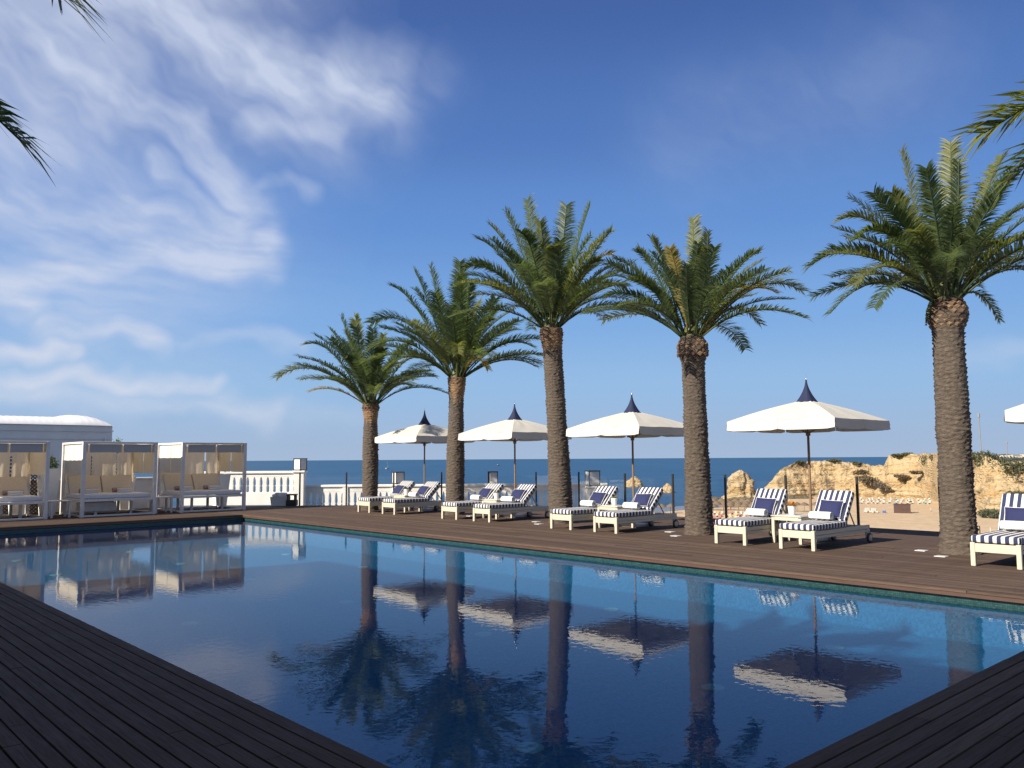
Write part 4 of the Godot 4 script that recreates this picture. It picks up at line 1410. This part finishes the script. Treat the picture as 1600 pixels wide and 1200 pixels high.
func build_coast() -> void:
	var se := MB.new()
	var far := 14000.0
	se.quad(Vector3(-far, SEA, far), Vector3(far, SEA, far), Vector3(far, SEA, -far), Vector3(-far, SEA, -far))
	struct("sea", se, M.sea).rotation.y = -deg_to_rad(YAW)
	struct("beach", ring([[18.7, 40], [19, -60], [60, -105], [120, -135], [165, -147], [196, -150], [222, -148], [240, -146], [262, -158], [300, -175], [420, -200], [600, -120], [700, 200], [300, 300], [60, 200]], BEACH), M.sand)
	struct("wet_sand", ring([[150, -139], [196, -144], [222, -143], [246, -143], [268, -154], [290, -170], [262, -166], [236, -152], [212, -156], [180, -158], [140, -150]], BEACH + 0.02), M.wet_sand)
	struct("land", ring([[330, -60], [420, -190], [1400, -500], [2600, -300], [4000, 600], [3000, 3000], [400, 1500], [230, 0]], -9.0), M.sand)
	# main cliff: columns of (photo x, base y, top y, depth of base)
	var prof := [[1180, 779, 779, 306], [1190, 778, 768, 308], [1205, 778, 752, 309], [1222, 777, 733, 310], [1245, 777, 722, 312], [1280, 777, 719.5, 314], [1310, 777, 720.5, 314], [1340, 777, 723, 312], [1368, 778, 727, 310], [1383, 779, 727, 306], [1392, 779, 712, 303], [1410, 780, 709, 300], [1440, 781, 709, 292], [1458, 784, 708.5, 280], [1475, 790, 708, 262], [1490, 798, 708, 240], [1520, 806, 709, 226], [1545, 809, 712, 216], [1570, 804, 722, 214], [1600, 798, 728, 214], [1650, 800, 726, 210], [1720, 806, 722, 205]]
	var fn := noise(91, 0.05, 4)
	var fb := noise(92, 0.35, 4)
	var cols := 330
	var up_rows := 44
	var rows := []
	var crow := []
	for i in up_rows + 9:
		rows.append(PackedVector3Array())
		crow.append(PackedColorArray())
	for j in cols:
		var u := float(j) / (cols - 1)
		var px := lerpf(1180, 1720, u)
		var k := 0
		while k < prof.size() - 2 and prof[k + 1][0] < px:
			k += 1
		var f: float = clampf((px - prof[k][0]) / float(prof[k + 1][0] - prof[k][0]), 0, 1)
		var dep: float = lerpf(prof[k][3], prof[k + 1][3], f)
		var b := at_depth(px, lerpf(prof[k][1], prof[k + 1][1], f), dep)
		b.y = BEACH
		var back := look(px, 714)
		back.y = 0
		back = back.normalized()
		var tdep := dep + 9.0
		var ty: float = at_depth(px, lerpf(prof[k][2], prof[k + 1][2], f), tdep).y
		ty += 0.55 * fb.get_noise_2d(px * 0.25, 3)
		var hh := maxf(0.3, ty - BEACH)
		for i in up_rows + 9:
			var p: Vector3
			var h := 0.0
			var gy: float
			if i <= up_rows:
				var t := float(i) / up_rows
				var y := t * hh
				var step := 0.8 * fn.get_noise_1d(y * 9.0) 
				var seam := absf(fposmod(y / 3.1 + 0.25 * fn.get_noise_2d(px * 0.12, 7.0), 1.0) - 0.5)
				var inn := 9.0 * pow(t, 1.5) + step + 0.6 * smoothstep(0.07, 0.0, seam)
				p = b + back * inn + Vector3(0, y, 0)
				var g := 2.6 * fn.get_noise_3d(p.x * 1.2, y * 0.7, p.z * 1.2) + 1.2 * fb.get_noise_3d(p.x * 0.6, y * 0.6, p.z * 0.6)
				h = g * 0.25
				p += back * g * smoothstep(0.0, 0.08, t) * (1.0 - smoothstep(0.92, 1.0, t) * 0.6)
				gy = y
			else:
				var w := float(i - up_rows)
				p = b + back * (9.0 + w * w * 1.1) + Vector3(0, hh - 0.10 * w * w - 0.3 * w, 0)
				p.y += 0.3 * fb.get_noise_2d(p.x * 0.4, p.z * 0.4)
				gy = hh
			rows[i].append(p)
			crow[i].append(rock_color(gy, fn.get_noise_2d(p.x, p.z), h, fb, p * 0.22))
	var cm := MB.new().grid(rows, false, 1, 1, crow)
	struct("cliff", cm, M.rock)
	# sea stacks and rocks
	stack("rock_stack", "tall pale sandstone stack standing off the cliff", 1158, 779, 292, [[0, 7.2, 6.0], [0.13, 6.6, 5.6], [0.25, 5.2, 5.0], [0.45, 4.4, 4.6], [0.65, 4.2, 4.0], [0.8, 3.5, 3.4], [0.92, 2.1, 2.2], [1.0, 0.4, 0.4]], 11.2, 51)
	stack("rock_stack", "rounded rock alone in the sea beyond the third lounger pair", 991, 759, 440, [[0, 4.6, 4], [0.1, 4.5, 4], [0.4, 4.2, 3.6], [0.65, 3.4, 3], [0.85, 2.2, 2], [1.0, 0.3, 0.3]], 5.9, 52)
	stack("rock_stack", "small peaked rock in the shallows left of the fourth palm", 1043, 768, 366, [[0, 3.9, 3], [0.2, 3.3, 2.6], [0.5, 2.0, 1.8], [0.8, 1.0, 1.0], [1.0, 0.2, 0.2]], 4.5, 53)
	stack("rock_ledge", "low dark weedy ledge at the foot of the stack", 1112, 780, 296, [[0, 9.5, 4], [0.5, 7.5, 3], [1.0, 1.0, 0.6]], 1.9, 54)
	stack("rock_ledge", "dark weedy ledge between the stack and the cliff", 1166, 783, 286, [[0, 9.5, 4], [0.5, 8.5, 3], [1.0, 5.0, 1.6]], 2.0, 55)
	stack("rock_ledge", "dark weedy ledge along the foot of the cliff", 1225, 780, 300, [[0, 11, 3], [0.5, 10, 2.4], [1.0, 7.0, 1.2]], 1.9, 56)
	# shrubs on and below the cliff
	var rg := RandomNumberGenerator.new()
	rg.seed = 77
	var bushes := [[1456, 722, 293, 4.2, 3.2], [1470, 716, 285, 3.0, 2.0], [1522, 714, 233, 4.6, 2.0], [1538, 717, 228, 5.0, 3.0], [1554, 723, 223, 4.8, 3.6], [1570, 731, 221, 5.0, 3.8], [1588, 736, 221, 5.2, 3.6], [1606, 735, 221, 5.0, 3.2], [1500, 801, 208, 2.6, 1.1], [1545, 802, 202, 3.2, 1.5], [1566, 803, 200, 2.6, 1.3], [1400, 711, 308, 2.2, 0.7], [1418, 710, 306, 2.4, 0.8], [1300, 720, 322, 3.0, 0.8], [1250, 722, 320, 2.2, 0.6], [1340, 724, 320, 3.0, 0.8], [1590, 772, 215, 3.2, 1.2], [1545, 770, 222, 2.0, 0.9], [1348, 738, 312, 3.2, 1.4], [1360, 750, 309, 3.4, 1.8], [1372, 758, 306, 3.0, 1.5], [1384, 762, 303, 2.2, 0.9], [1408, 744, 300, 2.6, 0.9], [1430, 738, 292, 2.4, 0.8], [1510, 744, 232, 2.2, 0.8]]
	var words := ["crowning the cliff behind the fifth palm", "at the foot of the cliff on the sand", "on the cliff edge by the sea"]
	for q in bushes:
		var p := at_depth(q[0], q[1], q[2])
		var w: String = words[1] if q[1] > 760 else (words[0] if q[0] > 1450 else words[2])
		var dry: bool = q[1] > 736 and q[1] < 765
		if dry:
			w = "clinging to the cliff face"
		var T := thing("shrub", ("dry brown shrub " if dry else "dark green shrub ") + w, "shrub", p, 0, "shrubs " + w)
		var mb := MB.new()
		for k in 7:
			mb.leaves(Vector3(rg.randf_range(-0.6, 0.6) * q[3], rg.randf_range(-0.3, 0.3) * q[4], rg.randf_range(-0.6, 0.6) * q[3]), Vector3(q[3] * 0.5, q[4] * 0.55, q[3] * 0.5), 90, 0.75, rg, 0.3)
		part(T, "foliage", mb, M.dry_scrub if dry else M.scrub)
		part(T, "stem", MB.new().tube([Vector3(0, -q[4], 0), Vector3(0.1, 0, 0)], 0.15, 5), M.bark)
	build_beach_things(rg)


func stack(called: String, label: String, px: float, py: float, depth: float, prof: Array, hgt: float, sd: int) -> void:
	var c := at_depth(px, py, depth)
	c.y = SEA - 0.4
	var fn := noise(sd, 0.16, 4)
	var fb := noise(sd + 100, 0.35, 4)
	var rows := []
	var cols := []
	var R := 40
	var S := 72
	for i in R + 1:
		var t := float(i) / R
		var k := 0
		while k < prof.size() - 2 and prof[k + 1][0] < t:
			k += 1
		var f: float = clampf((t - prof[k][0]) / (prof[k + 1][0] - prof[k][0]), 0, 1)
		var rx: float = lerpf(prof[k][1], prof[k + 1][1], f)
		var rz: float = lerpf(prof[k][2], prof[k + 1][2], f)
		var row := PackedVector3Array()
		var cr := PackedColorArray()
		for j in S:
			var a := TAU * j / S
			var y := t * hgt
			var g := fn.get_noise_3d(cos(a) * rx * 1.3, y * 1.1, sin(a) * rz * 1.3)
			var crack := 0.0
			if sd == 51:
				var ax := cos(a) * rx - 0.3 - 0.16 * y
				crack = -0.55 * exp(-ax * ax * 1.6) * maxf(0.0, sin(a + 0.3))
			var m := 1.0 + 0.34 * g + 0.14 * fb.get_noise_3d(cos(a) * 4, y, sin(a) * 4) + crack * 0.5
			var p := rh * cos(a) * rx * m - fh * sin(a) * rz * m * 1.0 + Vector3(0, y + 0.5 * g * sin(PI * t), 0)
			row.append(p)
			cr.append(Color(0.115, 0.098, 0.058).lerp(Color(0.17, 0.14, 0.09), clampf(0.5 + g, 0, 1)) if called == "rock_ledge" else rock_color(y + 0.5, g, absf(g) * 0.4, fb, p * 0.5 + Vector3(sd, 0, 0)))
		rows.append(row)
		cols.append(cr)
	solo(called, MB.new().grid(rows, true, 1, 1, cols), M.rock, label, "rock", c)


func parasol_far(p: Vector3) -> void:
	var T := thing("thatched_parasol", "small thatched beach parasol on the sand below the terrace", "beach parasol", p, rng.randf() * TAU, "thatched parasols on the beach")
	if not M.has("thatch_parts"):
		M.thatch_parts = [MB.new().lathe([Vector2(1.25, 1.75), Vector2(1.3, 1.85), Vector2(0.9, 2.2), Vector2(0.4, 2.5), Vector2(0.02, 2.65)], 12).mesh(), MB.new().tube([Vector3(0, 0, 0), Vector3(0, 2.4, 0)], 0.06, 5).mesh()]
	part(T, "thatch", M.thatch_parts[0], M.thatch)
	part(T, "pole", M.thatch_parts[1], M.pole_wood)


func build_beach_things(rg: RandomNumberGenerator) -> void:
	for row in [[1094, 790.5, 9, 11.0], [1098, 795, 8, 11.5], [1092, 799.5, 9, 12.2], [1215, 797, 5, 14.5], [1010, 800, 4, 12.0]]:
		for k in row[2]:
			var p := on_level(row[0] + row[3] * k + rg.randf_range(-2.5, 2.5), row[1] + 2 + rg.randf_range(-0.8, 0.8) + 0.15 * k, BEACH)
			parasol_far(p)
	var bed: ArrayMesh = MB.new().box(Vector3(0, 0.3, 0), Vector3(1.9, 0.14, 0.65), 0.02).box(Vector3(0.85, 0.5, 0), Vector3(0.12, 0.5, 0.62), 0.02).box(Vector3(-0.7, 0.13, 0), Vector3(0.08, 0.26, 0.5)).box(Vector3(0.6, 0.13, 0), Vector3(0.08, 0.26, 0.5)).mesh()
	var rows := [[1100, 804, 12, 7.0], [1096, 807.5, 12, 7.4], [1100, 811, 10, 7.8], [1150, 806, 6, 7.0]]
	for row in rows:
		for k in row[2]:
			var p := on_level(row[0] + row[3] * k + rg.randf_range(-2, 2), row[1] + rg.randf_range(-0.6, 0.6), BEACH)
			var c := rg.randi() % 4
			var word: String = ["pale", "red", "yellow", "pale"][c]
			solo("beach_bed", bed, [M.pale, M.red, M.yellow, M.pale][c], "%s beach bed on the sand below the thatched parasols" % word, "beach bed", p, Basis(Vector3.UP, 0.4 + rg.randf_range(-0.2, 0.2)), "%s beach beds near the thatched parasols" % word)
	for r in 3:
		for k in 13:
			var px := 1345.0 + 9.0 * k + rg.randf_range(-2.5, 2.5)
			var p := on_level(px, 781 + 2.7 * r + 0.012 * (px - 1345) + rg.randf_range(-0.7, 0.7), BEACH)
			var c := 0 if rg.randf() < 0.75 or px < 1390 else 1
			solo("beach_bed", bed, [M.pale, M.teal][c], "%s beach bed in the rows below the cliff" % ["white", "teal"][c], "beach bed", p, Basis(Vector3.UP, rg.randf_range(-0.3, 0.3)), "%s beach beds below the cliff" % ["white", "teal"][c])
	# brown beach kiosk
	var k0 := on_level(1410, 801.5, BEACH)
	var K := thing("beach_kiosk", "brown wooden kiosk standing alone on the sand", "kiosk", k0, -deg_to_rad(YAW) - 0.45)
	part(K, "wall", MB.new().box(Vector3(0, 1.1, 0), Vector3(4.0, 2.2, 2.2), 0.03), M.kiosk)
	part(K, "roof", MB.new().box(Vector3(0, 2.27, 0), Vector3(4.2, 0.14, 2.4), 0.03), M.kiosk)
	part(K, "hatch", MB.new().box(Vector3(0.4, 1.3, 1.12), Vector3(1.8, 1.0, 0.05), 0.01), M.fascia)
	# white pedal boats drawn up on the sand
	for q in [[1356, 801, "one"], [1366, 801.5, "other"]]:
		var p := on_level(q[0], q[1], BEACH)
		var T := thing("pedal_boat", "white pedal boat drawn up on the sand near the kiosk", "boat", p, 0.7, "white boats near the kiosk")
		part(T, "hull", MB.new().cushion(Vector3(2.4, 0.5, 0.5), 0.2, 6), M.pale, Vector3(0, 0.3, 0.55))
		part(T, "hull", MB.new().cushion(Vector3(2.4, 0.5, 0.5), 0.2, 6), M.pale, Vector3(0, 0.3, -0.55))
		part(T, "seat", MB.new().box(Vector3(0.3, 0.8, 0), Vector3(0.5, 0.9, 1.3), 0.1), M.pale)
	var bp := on_level(1381.5, 801.5, BEACH)
	var BB := thing("crate", "blue crate on the sand between the boats and the kiosk", "crate", bp, 0.3)
	part(BB, "box", MB.new().box(Vector3(0, 0.35, 0), Vector3(0.8, 0.7, 0.7), 0.02), M.blue)
	part(BB, "rim", MB.new().box(Vector3(0, 0.72, 0), Vector3(0.86, 0.06, 0.76), 0.01), M.pale)
	# a walker on the sand
	var wp := on_level(1455, 803.5, BEACH)
	var P := thing("person", "person in a white top walking on the sand beside the fifth palm", "person", wp, 0)
	var body := MB.new()
	body.lathe([Vector2(0.15, 0.85), Vector2(0.17, 1.0), Vector2(0.19, 1.3), Vector2(0.2, 1.42), Vector2(0.06, 1.5), Vector2(0.055, 1.55), Vector2(0.09, 1.6), Vector2(0.105, 1.7), Vector2(0.08, 1.8), Vector2(0.01, 1.83)], 10)
	for sg in [-1.0, 1.0]:
		body.tube([Vector3(0.08 * sg, 0.95, 0), Vector3(0.1 * sg, 0.5, 0.1 * sg), Vector3(0.1 * sg, 0.05, 0.12 * sg), Vector3(0.1 * sg, 0.02, 0.3 * sg)], [0.09, 0.065, 0.045, 0.03], 7)
		body.tube([Vector3(0.2 * sg, 1.4, 0), Vector3(0.26 * sg, 1.1, 0.05 * sg), Vector3(0.27 * sg, 0.8, 0.12 * sg)], [0.055, 0.045, 0.035], 6)
	part(P, "body", body, M.skin)
	part(P, "top", MB.new().lathe([Vector2(0.19, 0.88), Vector2(0.2, 1.1), Vector2(0.215, 1.3), Vector2(0.215, 1.42), Vector2(0.09, 1.5)], 10), M.pale)
	# poles at the foot of the terrace
	for q in [[1532, 842, 822, "dark"], [1549, 846, 824, "white"]]:
		var p := on_level(q[0], q[1] + 6, BEACH)
		var top := at_depth(q[0], q[2], (p - Vector3(0, 1.6, 0)).dot(fh))
		var T := thing("beach_post", "slim %s post on the sand below the terrace" % q[3], "post", p)
		part(T, "shaft", MB.new().tube([Vector3.ZERO, Vector3(0, top.y - p.y, 0)], 0.09, 6), M.black if q[3] == "dark" else M.pale)
		if q[3] == "dark":
			part(T, "arm", MB.new().tube([Vector3(0, top.y - p.y, 0), Vector3(0, top.y - p.y, 0) - rh * 1.3], 0.08, 6), M.black)
	# masts on the far shore
	for q in [[1533, 706, 647, 420, 0.30, "tall slim lighting mast beyond the cliff"], [1573, 709, 691, 1300, 0.7, "faint lattice mast on the far shore"]]:
		var p := at_depth(q[0], q[1], q[3])
		var top := at_depth(q[0] - (4 if q[0] < 1550 else 0), q[2], q[3])
		var T := thing("mast", q[5], "mast", Vector3(p.x, p.y - 6, p.z))
		part(T, "pole", MB.new().tube([Vector3.ZERO, top - p + Vector3(0, 6, 0)], q[4], 6), M.mast)
		part(T, "head", MB.new().box(top - p + Vector3(0, 5.3, 0), Vector3(q[4] * 3, 2.0, q[4] * 3), 0.1), M.mast)
	# far shore with low houses
	var hm := MB.new()
	var hr := []
	for i in 5:
		var row := PackedVector3Array()
		for j in 40:
			var px := 1500.0 + 8.0 * j
			var d := 1500.0 + 260.0 * i
			var y: float = [726.0, 716.0, 711.5, 710.5, 712.0][i] + 1.2 * sin(j * 0.9 + i)
			row.append(at_depth(px, y, d))
		hr.append(row)
	hm.grid(hr)
	struct("far_hills", hm, M.scrub)
	for k in 16:
		var px := 1560.0 + 4.6 * k
		var p := at_depth(px, 712.5 + rg.randf_range(-0.8, 1.6), 1640.0 + 8 * k)
		var w := rg.randf_range(6, 12)
		var T := thing("far_house", "tiny white house on the hazy far shore", "house", p, rg.randf(), "houses on the far shore")
		part(T, "wall", MB.new().box(Vector3(0, 0, 0), Vector3(w, 5.5, 9)), M.pale)
		part(T, "roof", MB.new().box(Vector3(0, 3.0, 0), Vector3(w + 0.6, 0.7, 9.6)), M.thatch)
	# sailing boat and a motor boat
	var sp := on_level(605, 732.5, SEA)
	var T := thing("sailboat", "small white sailboat on the open sea", "sailboat", sp, 0.5)
	part(T, "hull", MB.new().cushion(Vector3(9, 1.6, 2.6), 0.7, 8), M.pale, Vector3(0, 0.5, 0))
	part(T, "mast", MB.new().tube([Vector3(0, 1, 0), Vector3(0, 11.5, 0)], 0.1, 6), M.pale)
	for q in [[0.1, 4.2, 10.8], [-0.2, -3.6, 9.5]]:
		var mb := MB.new()
		mb.quad(Vector3(q[0], 1.6, 0.05), Vector3(q[1], 1.6, 0.5), Vector3(q[0] + (q[1] - q[0]) * 0.45, q[2] * 0.6, 0.5), Vector3(q[0], q[2], 0.05))
		part(T, "sail", mb, M.sail)
	sp = on_level(778, 727.5, SEA)
	T = thing("motor_boat", "tiny dark motor boat near the horizon", "boat", sp, 0.2)
	part(T, "hull", MB.new().cushion(Vector3(7, 1.5, 2.4), 0.6, 6), M.rubber, Vector3(0, 0.5, 0))
	part(T, "cabin", MB.new().box(Vector3(-0.6, 1.7, 0), Vector3(2.2, 1.3, 1.7), 0.2), M.pale)


# ------------------------------------------------------------------ the scene
func _ready() -> void:
	rng.seed = 5
	var cam := Camera3D.new()
	cam.name = "camera"
	add_child(cam)
	cam.basis = Basis(Vector3.UP, deg_to_rad(-YAW)) * Basis(Vector3.RIGHT, deg_to_rad(5.1)) * Basis(Vector3.BACK, deg_to_rad(-0.35))
	cam.position = Vector3(0, 1.6, 0)
	cam.fov = rad_to_deg(2 * atan(600.0 / 1300.0))
	cam.near = 0.05
	cam.far = 30000
	cam.current = true
	cam_basis = cam.basis

	var env := Environment.new()
	env.background_mode = Environment.BG_SKY
	env.tonemap_mode = Environment.TONE_MAPPER_LINEAR
	env.tonemap_exposure = 1.72
	env.sdfgi_enabled = true
	env.ssao_enabled = true
	env.ssil_enabled = true
	var sky := Sky.new()
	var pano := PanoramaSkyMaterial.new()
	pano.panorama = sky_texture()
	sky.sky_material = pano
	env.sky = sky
	var we := WorldEnvironment.new()
	we.name = "environment"
	we.environment = env
	add_child(we)

	var sun := DirectionalLight3D.new()
	sun.name = "sun"
	sun.light_color = Color(1.0, 0.955, 0.88)
	sun.light_energy = 1.55
	sun.light_angular_distance = 0.53
	sun.shadow_enabled = true
	add_child(sun)
	sun.look_at_from_position(SUN * 50, Vector3.ZERO)

	make_materials()
	build_coast()
	build_pool_and_decks()
	build_hotel()
	build_edge()
	build_cabanas()
	build_palms()
	build_loungers()
